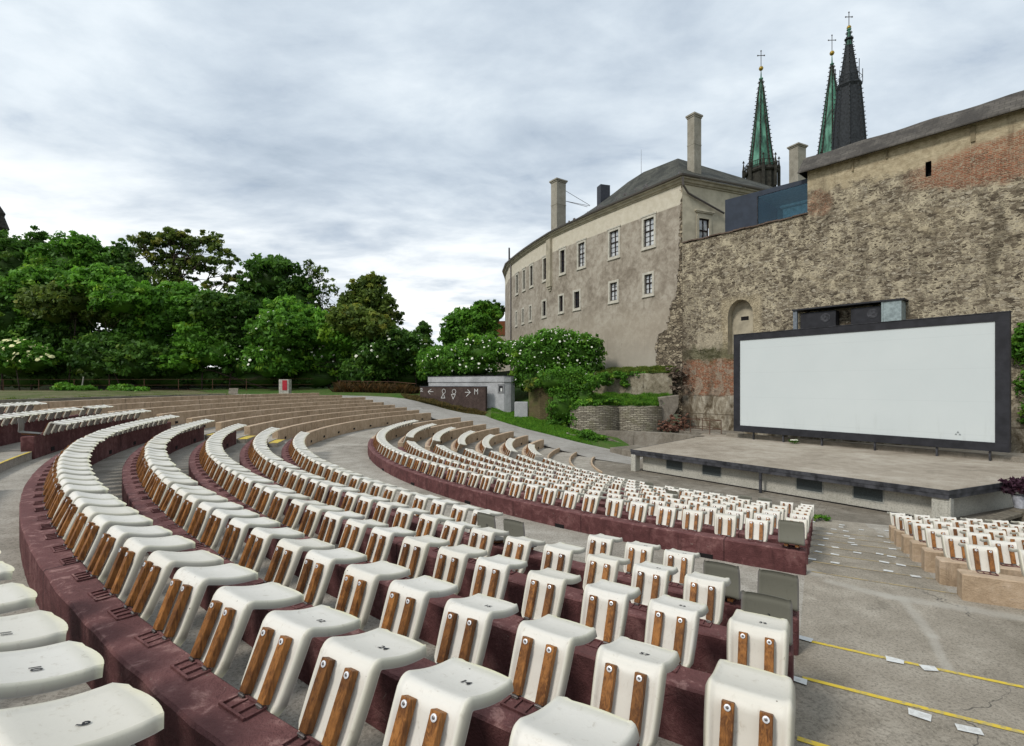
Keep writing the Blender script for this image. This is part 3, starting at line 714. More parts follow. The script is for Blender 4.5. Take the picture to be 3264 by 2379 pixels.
def foliage(blobs, n, size, dens=.55, core=.72, droop=.0, seed=0, bias=.35, clump=None):
    """blobs: (x, y, z, rx, ry, rz). returns V, F, tone"""
    r = np.random.default_rng(seed + 77)
    B = np.array(blobs, float); vol = (B[:, 3] * B[:, 4] * B[:, 5]) ** .67; vol /= vol.sum()
    nc = max(8, int(n / 26)) if clump is None else clump
    k = r.choice(len(B), nc, p=vol)
    d = r.normal(size=(nc, 3)); d /= np.linalg.norm(d, axis=1)[:, None]; d[:, 2] = np.where(d[:, 2] < -.5, -d[:, 2], d[:, 2])
    rad = dens + (1.06 - dens) * r.random(nc) ** .6
    cc = B[k, :3] + d * B[k, 3:] * rad[:, None]
    out_ = (r.random(nc) > .86) & (d[:, 2] > -.1); rad = np.where(out_, 1.05 + .22 * r.random(nc), rad); cc = B[k, :3] + d * B[k, 3:] * rad[:, None]
    cs = (.16 + .20 * r.random(nc)) * B[k, 3:].mean(1) ** .7 * np.where(out_, .6, 1)
    ctone = np.clip(.15 + .5 * (rad - dens) / (1.06 - dens) * (.55 + .45 * d[:, 2]) + r.normal(0, .20, nc), 0, 1)  # light and shade put into leaf tone: inner clumps darker, upper ones lighter
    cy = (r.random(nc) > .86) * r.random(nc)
    j = r.integers(0, nc, n)
    off = r.normal(size=(n, 3)); off /= np.linalg.norm(off, axis=1)[:, None]; off *= (r.random(n) ** .5)[:, None]; off[:, 2] *= .6
    P = cc[j] + off * cs[j][:, None] * 1.5; P[:, 2] -= droop * r.random(n)
    nr = off + r.normal(0, .5, (n, 3)); nr[:, 2] += bias; nr /= np.linalg.norm(nr, axis=1)[:, None]
    t1 = np.cross(nr, r.normal(size=(n, 3))); t1 /= np.linalg.norm(t1, axis=1)[:, None]; t2 = np.cross(nr, t1)
    s = size * (.6 + .8 * r.random(n)); a = t1 * s[:, None] * .75; b = t2 * s[:, None] * .42
    V = np.stack([P - a, P - b * .9 + a * .1, P + a, P + b * .9 + a * .1], 1)
    V[:, 2] -= nr * (s * .12)[:, None]
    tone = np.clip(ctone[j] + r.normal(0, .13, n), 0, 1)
    T = np.zeros((n, 4, 2)); T[:, :, 0] = tone[:, None]; T[:, :, 1] = cy[j][:, None]
    V = V.reshape(-1, 3); F = np.arange(4 * n).reshape(n, 4); T = T.reshape(-1, 2)
    if core > 0:
        vs, fs, b0 = [], [], len(V); nu, nvv = 10, 7
        for q in B:
            g = []
            for iu in range(nvv):
                th = math.pi * (iu + .5) / nvv
                for iv in range(nu):
                    ph = 2 * math.pi * iv / nu; k2 = core * (.8 + .35 * r.random())
                    g.append((q[0] + q[3] * k2 * math.sin(th) * math.cos(ph), q[1] + q[4] * k2 * math.sin(th) * math.sin(ph), q[2] + q[5] * k2 * math.cos(th)))
            o0 = b0 + len(vs); vs += g
            for iu in range(nvv - 1):
                for iv in range(nu): fs.append((o0 + iu * nu + iv, o0 + iu * nu + (iv + 1) % nu, o0 + (iu + 1) * nu + (iv + 1) % nu, o0 + (iu + 1) * nu + iv))
        V = np.vstack([V, vs]); F = np.vstack([F, fs]); T = np.vstack([T, np.full((len(vs), 2), .12)])  # added inner blobs, toned dark as the shaded inside of the crown
    return V, F, T
def limbs(base, top, r0, blobs, n=7, seed=0, spread=1.0):
    rr = random.Random(seed); mb = MB(); b = Vector(base); t = Vector(top)
    mid = b.lerp(t, .5) + Vector((rr.uniform(-.3, .3), rr.uniform(-.3, .3), 0))
    mb.tube([b, b.lerp(mid, .5), mid, mid.lerp(t, .5), t], r0, 8, r2=r0 * .3)
    for i in range(n):
        q = blobs[i % len(blobs)]; s = mid.lerp(t, rr.random() * .8) if i % 3 else b.lerp(t, .4 + .1 * rr.random())
        e = Vector((q[0] + rr.uniform(-.75, .75) * q[3], q[1] + rr.uniform(-.6, .6) * q[4], q[2] + rr.uniform(-.1, .85) * q[5]))
        m1 = s.lerp(e, .5) + Vector((rr.uniform(-.5, .5), rr.uniform(-.3, .3), rr.uniform(-.3, .7)))
        kk = (e - s).length * .09
        jg = lambda p: p + Vector((rr.uniform(-kk, kk), rr.uniform(-kk, kk), rr.uniform(-kk, kk)))
        mb.tube([s, jg(s.lerp(m1, .33)), jg(s.lerp(m1, .66)), m1, jg(m1.lerp(e, .33)), jg(m1.lerp(e, .66)), e], r0 * .34, 6, r2=r0 * .07)
        for _ in range(2):
            e2 = e + Vector((rr.uniform(-1, 1) * q[3] * .4, rr.uniform(-1, 1) * q[4] * .4, rr.uniform(-.1, .9) * q[5] * .4))
            mb.tube([m1, m1.lerp(e2, .5) + Vector((0, 0, .2)), e2], r0 * .16, 5, r2=r0 * .04)
    return mb
F_ = 1611.8
def at(sx, Y): return (sx - 1632) / F_ * Y                       # world x of a bearing read off the photo, at depth Y
def zt(sy, Y): return (1227.5 - sy) / F_ * Y
def tree(name, label, cat, group, Y, blobs_px, mat, n, size, base=None, r0=.25, core=.72, dens=.55, seed=0, nl=7, trunk=True, ry=None, flowers=None, droop=0, clump=None):
    """blobs_px: (x, y, half width, half height) as seen on the photo at depth Y, turned into metric volumes"""
    bl = []
    rr = random.Random(seed + 3)
    for (x, y, w, h) in blobs_px:
        rx, rz = w / F_ * Y, h / F_ * Y
        bl.append((at(x, Y), Y + rr.uniform(-.3, .3) * rx, zt(y, Y), rx, ry or max(rx * .8, 1.0), rz))
    cx = sum(b[0] for b in bl) / len(bl); bz = (-.5 if base is None else base)
    root = empty(name, (cx, Y, bz)); tag(root, label, cat, group)
    inv = np.array([cx, Y, bz]); bl = [(b[0] - cx, b[1] - Y, b[2] - bz, b[3], b[4], b[5]) for b in bl]
    V, F, T = foliage(bl, n, size, dens, core, seed=seed, droop=droop, clump=clump)
    ok = V[:, 2].reshape(-1)
    V[:, 2] = np.maximum(V[:, 2], .02)
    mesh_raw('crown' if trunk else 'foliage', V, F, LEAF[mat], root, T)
    top = max(bl, key=lambda b: b[2])
    limbs((0, 0, -.2), (top[0], top[1], top[2] + top[5] * .3), r0, bl, nl, seed).build('trunk' if trunk else 'stems', BARK, root, smooth=True)
    if flowers:
        fm, nf, fs, lowz = flowers; r = np.random.default_rng(seed + 5)
        B = np.array(bl); k = r.integers(0, len(B), nf); d = r.normal(size=(nf, 3)); d /= np.linalg.norm(d, axis=1)[:, None]; d[:, 1] = -abs(d[:, 1]); d[:, 2] = np.where(d[:, 2] < lowz, -d[:, 2], d[:, 2])
        P = B[k, :3] + d * B[k, 3:] * (1.05 + .07 * r.random(nf))[:, None]
        mb = MB()
        for i in range(nf):
            s = fs * (.6 + .7 * r.random()); nn = Vector(d[i]) + Vector((r.normal() * .4, -.5, .8)); nn.normalize()
            u = nn.cross(Vector((0, 0, 1))).normalized(); v = nn.cross(u); p = Vector(P[i])
            m = 7; ringp = [p + (u * math.cos(6.283 * q / m) + v * math.sin(6.283 * q / m)) * s * (.7 + .5 * r.random()) for q in range(m)]
            for q in range(m): mb.face([p + nn * s * .35, ringp[q], ringp[(q + 1) % m]])
        mb.build('blossoms', fm, root)
    return root
G1 = 'trees standing behind the theatre'
# tall trees at the back (source-photo pixels)
tree('tall_tree', 'dense tall tree at the far left edge of the tree line', 'tree', G1, 74, [(-40, 900, 120, 130), (60, 860, 80, 90), (120, 790, 34, 56), (30, 790, 30, 40)], 'deep', 9000, .42, seed=1)
tree('tall_tree', 'dark pointed tree top second from the left edge', 'tree', G1, 72, [(215, 850, 90, 90), (275, 800, 46, 45), (150, 870, 60, 80), (330, 850, 60, 60), (245, 775, 18, 24)], 'mid', 9000, .40, seed=2)
tree('tall_tree', 'small dark tree peak between dense left trees and airy tree', 'tree', G1, 72, [(390, 850, 40, 70), (380, 800, 16, 30), (430, 900, 60, 60)], 'deep', 3500, .38, seed=3)
tree('airy_tree', 'large airy tree with bare limbs and sky showing through its crown', 'tree', G1, 70,
     [(480, 775, 60, 34), (560, 768, 60, 34), (645, 778, 66, 34), (705, 830, 48, 46), (735, 890, 34, 42), (455, 810, 40, 36), (510, 840, 45, 40), (590, 830, 46, 40), (640, 860, 40, 46), (690, 910, 44, 36), (560, 900, 60, 50)], 'olive', 9500, .36, core=0, dens=.15, seed=4, nl=24, r0=.42, clump=290)
tree('round_tree', 'rounded dark green tree in the middle of the tree line', 'tree', G1, 66, [(880, 900, 95, 66), (820, 960, 80, 60), (950, 960, 70, 60), (875, 845, 42, 26)], 'deep', 9000, .40, core=.55, seed=5, nl=12)
tree('sparse_tree', 'thin twiggy tree with scattered leaves right of the rounded dark tree', 'tree', G1, 66, [(1010, 880, 40, 34), (1045, 930, 30, 40), (985, 850, 16, 18), (1040, 1000, 40, 40)], 'olive', 900, .30, core=0, dens=.2, seed=6, nl=22, r0=.14, clump=90)
tree('pointed_tree', 'pointed leafy tree standing alone right of the twiggy tree', 'tree', G1, 66, [(1165, 960, 70, 62), (1185, 905, 42, 26), (1210, 1020, 62, 70), (1120, 1000, 40, 60)], 'olive', 8000, .36, core=.6, seed=7, nl=10)
tree('small_conifer', 'tiny dark conifer tip poking above the distant hedge', 'tree', G1, 78, [(1350, 1075, 22, 40), (1350, 1045, 10, 22)], 'deep', 1500, .35, seed=8)
tree('round_tree', 'bright rounded tree beside the left end of the long building', 'tree', G1, 62, [(1500, 1060, 82, 70), (1450, 1090, 45, 50), (1560, 1020, 40, 40), (1530, 985, 30, 20)], 'mid', 10000, .34, seed=9)
tree('sparse_tree', 'dark leafy tree peeking between the rounded tree and the building', 'tree', G1, 84, [(1560, 985, 40, 22), (1590, 1000, 24, 26)], 'deep', 1600, .36, seed=10)
# front row: large shrubs and young trees forming the green wall
G2 = 'leafy shrubs forming the green wall'
front = [
 ('deep', [(-30, 1010, 110, 120), (40, 1130, 110, 90)], 'dark shrub at the left frame edge, lower half of the green wall'),
 ('mid', [(110, 940, 90, 80), (90, 1060, 90, 80)], 'mid green shrub second from the left in the green wall'),
 ('deep', [(220, 1060, 90, 110), (200, 1170, 80, 60)], 'dark dense shrub above the leaning stake'),
 ('bright', [(300, 920, 100, 66), (400, 960, 80, 60)], 'broad light green tree crown high in the left green wall'),
 ('olive', [(360, 1000, 80, 60), (440, 990, 50, 50)], 'olive tinted shrub in the middle of the left green wall'),
 ('mid', [(480, 1060, 90, 90), (560, 1020, 70, 60)], 'big leaved shrub below the airy tree'),
 ('deep', [(330, 1140, 100, 70), (450, 1160, 80, 60)], 'dark low shrub on the fence left of the bright drooping shrub'),
 ('bright', [(640, 1080, 70, 60), (690, 1130, 80, 50), (600, 1160, 50, 40)], 'bright green drooping shrub above the empty tan kerbs'),
 ('deep', [(760, 1060, 80, 70), (800, 1150, 80, 70)], 'dark shrub below the rounded dark tree'),
 ('mid', [(900, 1070, 80, 70), (880, 1160, 80, 60)], 'mid green shrub above the red panel box'),
 ('bright', [(1040, 1060, 90, 60), (1130, 1080, 90, 60)], 'light green broad shrub left of the pointed tree'),
 ('mid', [(1000, 1150, 90, 60), (1110, 1160, 90, 60)], 'shrub with a few white blossoms above the dry grass'),
 ('deep', [(1210, 1130, 70, 66), (1260, 1090, 40, 40)], 'dark shrub below the pointed leafy tree'),
 ('deep', [(1310, 1120, 60, 50), (1350, 1150, 50, 50)], 'low dark hedge shrub below the conifer tip'),
 ('mid', [(560, 970, 80, 60), (640, 1000, 70, 50)], 'mid green crown filling the space under the airy tree'),
 ('olive', [(180, 980, 80, 60), (250, 960, 60, 50)], 'yellowish green crown between the dark shrubs at the left'),
 ('deep', [(700, 1000, 60, 60), (760, 990, 60, 46)], 'dark crown between the airy tree and the rounded tree'),
 ('bright', [(920, 1010, 70, 50), (980, 1030, 60, 46)], 'fresh green crown in front of the rounded dark tree'),
 ('olive', [(1120, 1030, 70, 50), (1200, 1060, 60, 50)], 'olive crown in front of the pointed leafy tree'),
 ('deep', [(560, 1160, 60, 60), (1180, 1190, 80, 50)], 'dark low shrub pair near the fence line'),
 ('mid', [(1270, 1150, 70, 60), (1330, 1180, 60, 40)], 'green shrub just left of the toilet block hedge'),
 ('mid', [(1420, 1150, 80, 40), (1400, 1190, 60, 30)], 'low green shrub behind the left end of the grey toilet block'),
]
for i, (mt, bl, lab) in enumerate(front):
    fl = (FLOWER, 26, .16, -.2) if i in (8, 9, 11, 12, 13) else None
    if i in (11, 13, 20): fl = (FLOWER, 45, .13, -.3)
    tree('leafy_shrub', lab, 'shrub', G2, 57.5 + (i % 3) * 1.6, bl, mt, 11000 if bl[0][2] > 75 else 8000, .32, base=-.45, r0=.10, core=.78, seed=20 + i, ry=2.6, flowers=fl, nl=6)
tree('elder_bush', 'bush full of yellowish white blossoms at the left frame edge', 'shrub', G2, 55, [(60, 1130, 70, 44), (110, 1150, 70, 44), (20, 1160, 60, 44)], 'mid', 6500, .30, base=-.5, r0=.08, seed=41, trunk=False, ry=1.6, flowers=(FLOWERY, 80, .24, -.1), nl=5)
# dark understorey strip behind the fence
tree('hedge_undergrowth', 'dark shaded undergrowth behind the wire fence under the shrubs', 'hedge', None, 60.5, [(x, 1205, 80, 34) for x in range(-60, 1340, 90)], 'deep', 14000, .30, base=-.5, r0=.06, core=.9, seed=42, trunk=False, ry=1.0, nl=20)
# flowering elders by the building
tree('elder_bush', 'flowering elder bush behind the grey toilet block', 'shrub', None, 50.5, [(1430, 1155, 80, 44), (1540, 1125, 85, 50), (1500, 1170, 90, 36), (1620, 1130, 50, 46)], 'mid', 12000, .22, base=-1.8, r0=.10, seed=43, trunk=False, ry=1.6, flowers=(FLOWER, 110, .10, -.4), nl=6)
tree('elder_bush', 'largest flowering elder bush against the foot of the building', 'shrub', None, 48.0, [(1725, 1135, 100, 62), (1830, 1130, 85, 62), (1695, 1205, 60, 56), (1790, 1220, 100, 66), (1860, 1195, 50, 56), (1770, 1085, 60, 30)], 'mid', 24000, .20, base=-2.4, r0=.12, core=.82, seed=44, trunk=False, ry=1.7, flowers=(FLOWER, 260, .095, -.5), nl=9)
tree('elder_bush', 'dark leafy bush tip right beside the plastered building foot', 'shrub', None, 47.5, [(1890, 1120, 26, 46), (1880, 1170, 36, 40)], 'deep', 3500, .22, base=-.5, r0=.06, seed=45, trunk=False, ry=1.0, nl=3)
tree('climbing_ivy', 'curtain of dark green ivy hanging between the brick pier and curved brick wall', 'ivy', None, 41.6, [(1795, 1290, 48, 62), (1810, 1225, 66, 50), (1860, 1270, 34, 50), (1785, 1345, 36, 26), (1840, 1335, 26, 26), (1760, 1215, 50, 30), (1880, 1225, 30, 26)], 'mid', 17000, .13, base=-3.9, r0=.05, core=.85, seed=46, trunk=False, ry=.7, nl=4)

# ------------------------------------------------------------------ fence, posts, box, rocks at the top of the theatre
fx = MB()
def fence(name, label, pts, h, every, wires, bar=None):
    root = empty(name, (pts[0][0], pts[0][1], pts[0][2])); tag(root, label, 'fence'); b = Vector(pts[0])
    P = [Vector(p) for p in pts]
    for A, B in zip(P[:-1], P[1:]):
        n = max(1, int((B - A).length / every))
        for i in range(n):
            p = A.lerp(B, i / n) - b; m = MB(); m.tube([p, p + Vector((0, 0, h))], .035, 6); m.build('post', RUST, root)
    m = MB()
    for A, B in zip(P[:-1], P[1:]):
        for wz in wires: m.tube([A - b + Vector((0, 0, wz * h)), B - b + Vector((0, 0, wz * h))], .012 if not bar or wz < .95 else bar, 5)
    m.build('rails', RUST, root); return root
fence('wire_fence', 'rusty wire fence in front of the dark shrubs', [(-62, 54, -.7), (-40, 55, -.68), (-22, 56, -.6)], 1.3, 3.3, (.1, .5, .98))
fence('bar_fence', 'thin fence with pale top bar over dry grass, left of the toilet block', [(-18.5, 54.3, -.8), (-12.5, 54.0, -.9), (-10.0, 52.6, -1.1)], 1.25, 3.0, (.98,), .03)
m = MB(); m.tube([(0, 0, 0), (.28, 0, 1.75)], .06, 7); o = m.build('leaning_stake', m_plain('grey_wood', (.32, .30, .26), .9)); o.location = (at(258, 53), 53, -.9); tag(o, 'pale wooden stake leaning in the grass before the left shrubs', 'stake')
root = empty('panel_box', (at(908, 51), 51, -.95)); tag(root, 'white concrete box with red panel on the top row at the back', 'box')
b = MB(); b.prism([(-.5, -.25), (.5, -.25), (.56, .3), (-.56, .3)], 0, 1.5); b.build('housing', m_plain('dirty_white', (.36, .34, .29), .9, .3, 4), root, bevel=.03)
b = MB(); b.box(-.14, .34, -.275, -.245, .42, 1.42); b.build('red_panel', m_plain('red_paint', (.35, .02, .03), .6, .2), root)
b = MB(); b.prism([(-.5, -.1), (.4, -.1), (.25, .25), (-.35, .25)], 0, .62); o = b.build('concrete_slab', CONC_OLD, bevel=.02); o.location = (at(745, 50), 50, -.93); o.rotation_euler = (R_(-20), 0, .1); tag(o, 'tilted grey concrete slab left of the red panel box', 'slab')
b = MB(); ring(b, 41.5, 41.8, -1.2, -.70, -168, -196); tag(b.build('low_wall', CONC_OLD, bevel=.01), 'low weathered concrete kerb wall behind the uppermost tan kerb', 'wall')
# grass tufts
T = []
for a in range(-150, -200, -2):
    T += quadtri(pt(41.9, a, -.95), pt(47.5, a, -.95), pt(47.5, a - 2, -.95), pt(41.9, a - 2, -.95))
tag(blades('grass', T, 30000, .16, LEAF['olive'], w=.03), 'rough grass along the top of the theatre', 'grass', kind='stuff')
T = []
for k in range(5, 10): T += quadtri(OUT[k], OUT[k + 1], tuple(OUT[k + 1][c] * .6 + BK[k + 1][c] * .4 for c in range(3)), tuple(OUT[k][c] * .6 + BK[k][c] * .4 for c in range(3)))
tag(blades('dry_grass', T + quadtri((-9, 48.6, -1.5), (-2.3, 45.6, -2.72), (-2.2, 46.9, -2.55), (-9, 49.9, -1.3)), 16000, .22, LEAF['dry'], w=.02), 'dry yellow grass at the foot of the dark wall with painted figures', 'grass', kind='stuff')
T = []
for k in range(11, 18): T += quadtri(OUT[k], OUT[k + 1], BK[k + 1], BK[k])
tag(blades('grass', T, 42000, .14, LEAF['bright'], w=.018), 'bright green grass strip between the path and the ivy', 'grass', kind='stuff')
tag(blades('tall_dry_grass', quadtri((-19, 53.5, -.8), (-11, 53, -1.0), (-10, 54.5, -.9), (-19, 56, -.6)), 6000, .8, LEAF['rust'], w=.03), 'rusty dry brush behind the bar fence', 'grass', kind='stuff')
tree('leafy_shrub', 'small bright green weed bush in the grass at the left', 'shrub', G2, 52.5, [(200, 1238, 34, 14), (265, 1245, 34, 12)], 'bright', 2500, .16, base=-.95, r0=.03, seed=50, trunk=False, ry=.8, nl=2)
tree('leafy_shrub', 'low bright green weed bush right of the leaning stake', 'shrub', G2, 52.5, [(385, 1240, 36, 12), (440, 1246, 36, 10)], 'bright', 2500, .16, base=-.95, r0=.03, seed=51, trunk=False, ry=.8, nl=2)

# ------------------------------------------------------------------ toilet block with painted signs
def symbol_mesh(mb, segs, w, fr):
    for path in segs:
        for (a, b), (c, d) in zip(path[:-1], path[1:]):
            L = math.hypot(c - a, d - b) or 1; nx, nz = -(d - b) / L * w / 2, (c - a) / L * w / 2
            ex, ez = (c - a) / L * w / 2, (d - b) / L * w / 2
            mb.face([fr(a - ex - nx, b - ez - nz), fr(c + ex - nx, d + ez - nz), fr(c + ex + nx, d + ez + nz), fr(a - ex + nx, b - ez + nz)])
A = Vector((-9.1, 50.0, 0)); B = Vector((-2.42, 46.3, 0)); D = (B - A).normalized(); Nn = Vector((D.y, -D.x, 0)); LW = (B - A).length
root = empty('sign_wall', (A.x, A.y, -2.8)); tag(root, 'dark brown screening wall with painted toilet signs and arrows', 'wall')
q = MB(); q.prism([tuple((A - A).xy), tuple((B - A).xy), tuple((B - A - Nn * .3).xy), tuple((-Nn * .3).xy)], 0, 2.62, 0); q.build('wall_body', DARKRENDER, root, bevel=.01)
q = MB(); q.prism([tuple((Nn * .04).xy), tuple((B - A + Nn * .04).xy), tuple((B - A - Nn * .34).xy), tuple((-Nn * .34).xy)], 2.622, 2.68); q.build('coping', EDGE, root)
def frs(u, z): p = D * u + Nn * .012; return (p.x, p.y, z)
def circ(cx, cz, rx, rz, n=14): return [(cx + rx * math.cos(6.2832 * i / n), cz + rz * math.sin(6.2832 * i / n)) for i in range(n + 1)]
sc = LW / (951 - 150)
def sx(x): return (x - 150) * sc * 1.0
def sz(y): return 2.62 - (y - 318) * .0079
def sign(name, paths, lab):
    m = MB(); symbol_mesh(m, [[(sx(a), sz(b)) for a, b in p] for p in paths], .046, frs); o = m.build(name, WHITEPATCH, root, weld=False); o['label'] = lab
sign('painted_letter', [[(155, 350), (165, 338), (180, 342), (180, 352), (158, 374), (188, 374)]], 'white Z shaped mark')
sign('painted_arrow', [[(322, 378), (258, 378)], [(296, 348), (256, 378), (282, 408)]], 'white arrow pointing left')
sign('painted_figure', [[(a * 1 + 0, b) for a, b in [(456 + 20 * math.cos(t), 372 + 27 * math.sin(t)) for t in [6.2832 * i / 14 for i in range(15)]]], [(449, 400), (424, 456), (470, 454), (449, 400)]], 'white woman figure')
sign('painted_figure', [[(582 + 22 * math.cos(t), 375 + 28 * math.sin(t)) for t in [6.2832 * i / 14 for i in range(15)]], [(550, 408), (598, 408), (570, 466), (550, 408)]], 'white man figure')
sign('painted_arrow', [[(716, 382), (776, 382)], [(744, 350), (776, 382), (728, 430)]], 'white arrow pointing right')
sign('painted_letter', [[(826, 404), (826, 342), (844, 372), (862, 342), (862, 402)]], 'white letter M')

root = empty('toilet_block', (-6, 49, -2.9)); tag(root, 'low grey rendered toilet block behind the dark sign wall', 'building'); o_ = Vector((-6, 49, -2.9))
def rel(l): return [(x - o_.x, y - o_.y) for x, y in l]
body = [(-8.35, 50.6), (-2.4, 47.4), (-1.3, 46.9), (-.75, 46.7), (-.1, 46.9), (.25, 47.4), (.2, 49.5), (-3, 52.5), (-7.6, 53)]
q = MB(); q.prism(rel(body), 0, 3.15); q.build('walls', GREYWALL, root)
par = [(-8.4, 50.5), (-2.4, 47.25), (-.45, 47.0), (.15, 47.6), (.1, 49.6), (-3, 52.6), (-7.7, 53.1)]
par = [(-8.42, 50.55), (-2.42, 47.32), (-1.25, 46.82), (-.75, 46.62), (-.08, 46.8), (.35, 47.35), (.3, 49.5), (-3, 52.6), (-7.7, 53.1)]
q = MB(); q.prism(rel(par), 3.152, 3.72); q.build('parapet', GREYWALL, root, bevel=.03)
q = MB(); q.prism(rel([(x * 1.0 + (.04 if x > -4 else -.04), y - .05) for x, y in par]), 3.723, 3.77); q.build('roof_edge', EDGE, root)
wn = Vector((.5, -.2, 0)).normalized()
wroot_p = Vector((-1.02, 46.72, 0)) - o_
def rectw(name, cx, cz, w, h, off, mat, parent, th=.03):
    d = Vector((.94, -.34, 0)).normalized(); n = Vector((d.y, -d.x, 0))
    c = Vector((cx, 46.8 + (cx + 1.03) * -.36, 0)) - Vector((o_.x, o_.y, 0))
    c = Vector((cx - o_.x, 46.80 - (cx + 1.03) * .36 - o_.y, 0))
    m = MB(); P = [c + d * (s * w / 2) + n * (off + t) for s in (-1, 1) for t in (0, th)]
    m.prism([tuple(P[0].xy), tuple(P[2].xy), tuple(P[3].xy), tuple(P[1].xy)], cz - h / 2, cz + h / 2); return m.build(name, mat, parent)
wf = rectw('window', -1.02, 2.55, .62, .85, .0, m_plain('grey_trim', (.20, .20, .20), .9), root)
rectw('pane', -1.02, 2.55, .36, .52, .035, m_plain('dark_pane', (.02, .02, .022), .3), wf, .01); rectw('paper_sheet', -.97, 2.45, .17, .30, .05, WHITEPATCH, wf, .006)
q = MB(); q.prism([(-.55, -.3), (.6, -.35), (.65, .5), (-.5, .5)], -.3, 1.12); o = q.build('concrete_bin_shelter', GREYWALL, bevel=.03); o.location = (at(1660, 44.2), 44.2, -2.6); tag(o, 'small pale concrete box between the toilet block and the brick pier', 'box')
q = MB(); q.prism([(-1.7, -.4), (2.4, -1.4), (2.9, -.6), (-1.0, .8)], 0, .14); o = q.build('doorstep_slab', GRAVEL, bevel=.02); o.location = (-.6, 44.9, -2.96); tag(o, 'flat concrete slab in front of the toilet block entrance', 'slab')

# ------------------------------------------------------------------ retaining walls and terraces
def m_brick(name, c1, c2, mortar, sx=.28, sz=.075, msize=.012, rough=1.0, smear_=None, smear_amt=.4):
    t = NT(name); uv = t.uv()
    nz = t.noise(uv, 1.2, 4, .6, col=True)
    v = t.new('ShaderNodeVectorMath', {0: uv, 1: t.new('ShaderNodeVectorMath', {0: nz, 3: .10 * rough}, operation='SCALE').outputs[0]}, operation='ADD').outputs[0]
    b = t.new('ShaderNodeTexBrick', {'Vector': v, 'Color1': (*c1, 1), 'Color2': (*c2, 1), 'Mortar': (*mortar, 1), 'Scale': 1.0, 'Mortar Size': msize, 'Mortar Smooth': .3, 'Bias': -.1, 'Brick Width': sx, 'Row Height': sz})
    a = t.noise(uv, .7, 6, .65, .5); f = t.noise(uv, 14, 5, .7)
    c = t.mix(t.sm(f, .3, .75), b.outputs['Color'], tuple(x * .45 for x in c1))
    if smear_: c = t.mix(t.math('MULTIPLY', t.sm(a, .48, .6), smear_amt), c, smear_)
    t.bump(t.math('ADD', t.math('MULTIPLY', b.outputs['Fac'], -1.2), f), .9, .03)
    return t.out(c, .92)
SLATEBRICK = m_brick('thin_stone_courses', (.50, .45, .35), (.12, .095, .07), (.03, .024, .016), .50, .135, .03, 2.2, (.16, .15, .08), .35)
MOSSBRICK = m_brick('mossy_brick', (.15, .12, .055), (.24, .19, .10), (.06, .055, .025), .28, .09, .012, 1.0, (.10, .12, .03), .55)
def wallstrip(name, pts, z0, z1, mat, th=.5, label=None, cat='wall', wob=.05):
    """upright wall along a polyline with an uneven top; front face towards the camera"""
    mb = MB(); P = [Vector((p[0], p[1], 0)) for p in pts]; u = 0; rr = random.Random(len(pts) * 7 + int(pts[0][0] * 10))
    zt0 = z1 if isinstance(z1, (list, tuple)) else [z1] * len(pts)
    rows = []
    for i in range(len(P) - 1):
        L = (P[i + 1] - P[i]).length; n = max(1, int(L / .35)); d = (P[i + 1] - P[i]) / L; nn = Vector((d.y, -d.x, 0))
        for j in range(n + (1 if i == len(P) - 2 else 0)):
            s = j / n; q = P[i].lerp(P[i + 1], s); rows.append((q, nn, u + L * s, zt0[i] * (1 - s) + zt0[i + 1] * s + rr.uniform(-wob, wob)))
        u += L
    for (p, n1, ua, za), (q, n2, ub, zb) in zip(rows[:-1], rows[1:]):
        b1, b2 = p - n1 * th, q - n2 * th
        mb.face([(p.x, p.y, z0), (q.x, q.y, z0), (q.x, q.y, zb), (p.x, p.y, za)], [(ua, z0), (ub, z0), (ub, zb), (ua, za)])
        mb.face([(p.x, p.y, za), (q.x, q.y, zb), (b2.x, b2.y, zb), (b1.x, b1.y, za)], [(ua, 0), (ub, 0), (ub, th), (ua, th)])
        mb.face([(b2.x, b2.y, z0), (b1.x, b1.y, z0), (b1.x, b1.y, za), (b2.x, b2.y, zb)], [(ub, z0), (ua, z0), (ua, za), (ub, zb)])
    for (p, n1, ua, za), k in ((rows[0], 0), (rows[-1], 1)):
        b1 = p - n1 * th; f = [(p.x, p.y, z0), (p.x, p.y, za), (b1.x, b1.y, za), (b1.x, b1.y, z0)]; uu = [(0, z0), (0, za), (th, za), (th, z0)]
        mb.face(f[::-1] if k else f, uu[::-1] if k else uu)
    o = mb.build(name, mat)
    if label: tag(o, label, cat)
    return o
wallstrip('brick_pier', [(1.45, 43.9), (2.4, 43.0), (3.5, 42.7)], -4.2, [-.45, -.2, -.6], MOSSBRICK, 1.6, 'mossy brick pier overgrown at the top between grey box and ivy', wob=.12)
wallstrip('curved_brick_wall', [(4.7 + 3.8 * q_, 40.75 - .35 * q_ - 1.25 * math.sin(math.pi * q_) ** .8) for q_ in np.linspace(0, 1, 14)] + [(8.55 + 3.3 * q_, 40.4 - .5 * q_ - 1.0 * math.sin(math.pi * q_) ** .8) for q_ in np.linspace(0.02, 1, 13)], -4.0, -1.68, SLATEBRICK, .7, 'bulging curved wall of thin stone courses under the lower grass terrace', wob=.04)
wallstrip('low_retaining_wall', [(4.9, 39.75), (7.0, 39.1), (11.2, 37.3), (12.75, 34.95)], -4.9, -3.56, CONC_OLD, .9, 'low concrete retaining wall running to the left side of the stage', wob=.01)
wallstrip('rubble_wall', [(4.2, 39.0), (5.6, 38.2), (7.1, 37.5), (8.6, 37.0)], -4.9, [-3.75, -3.85, -4.0, -4.35], SLATEBRICK, .6, 'crumbling stone rubble below the low retaining wall', wob=.10)
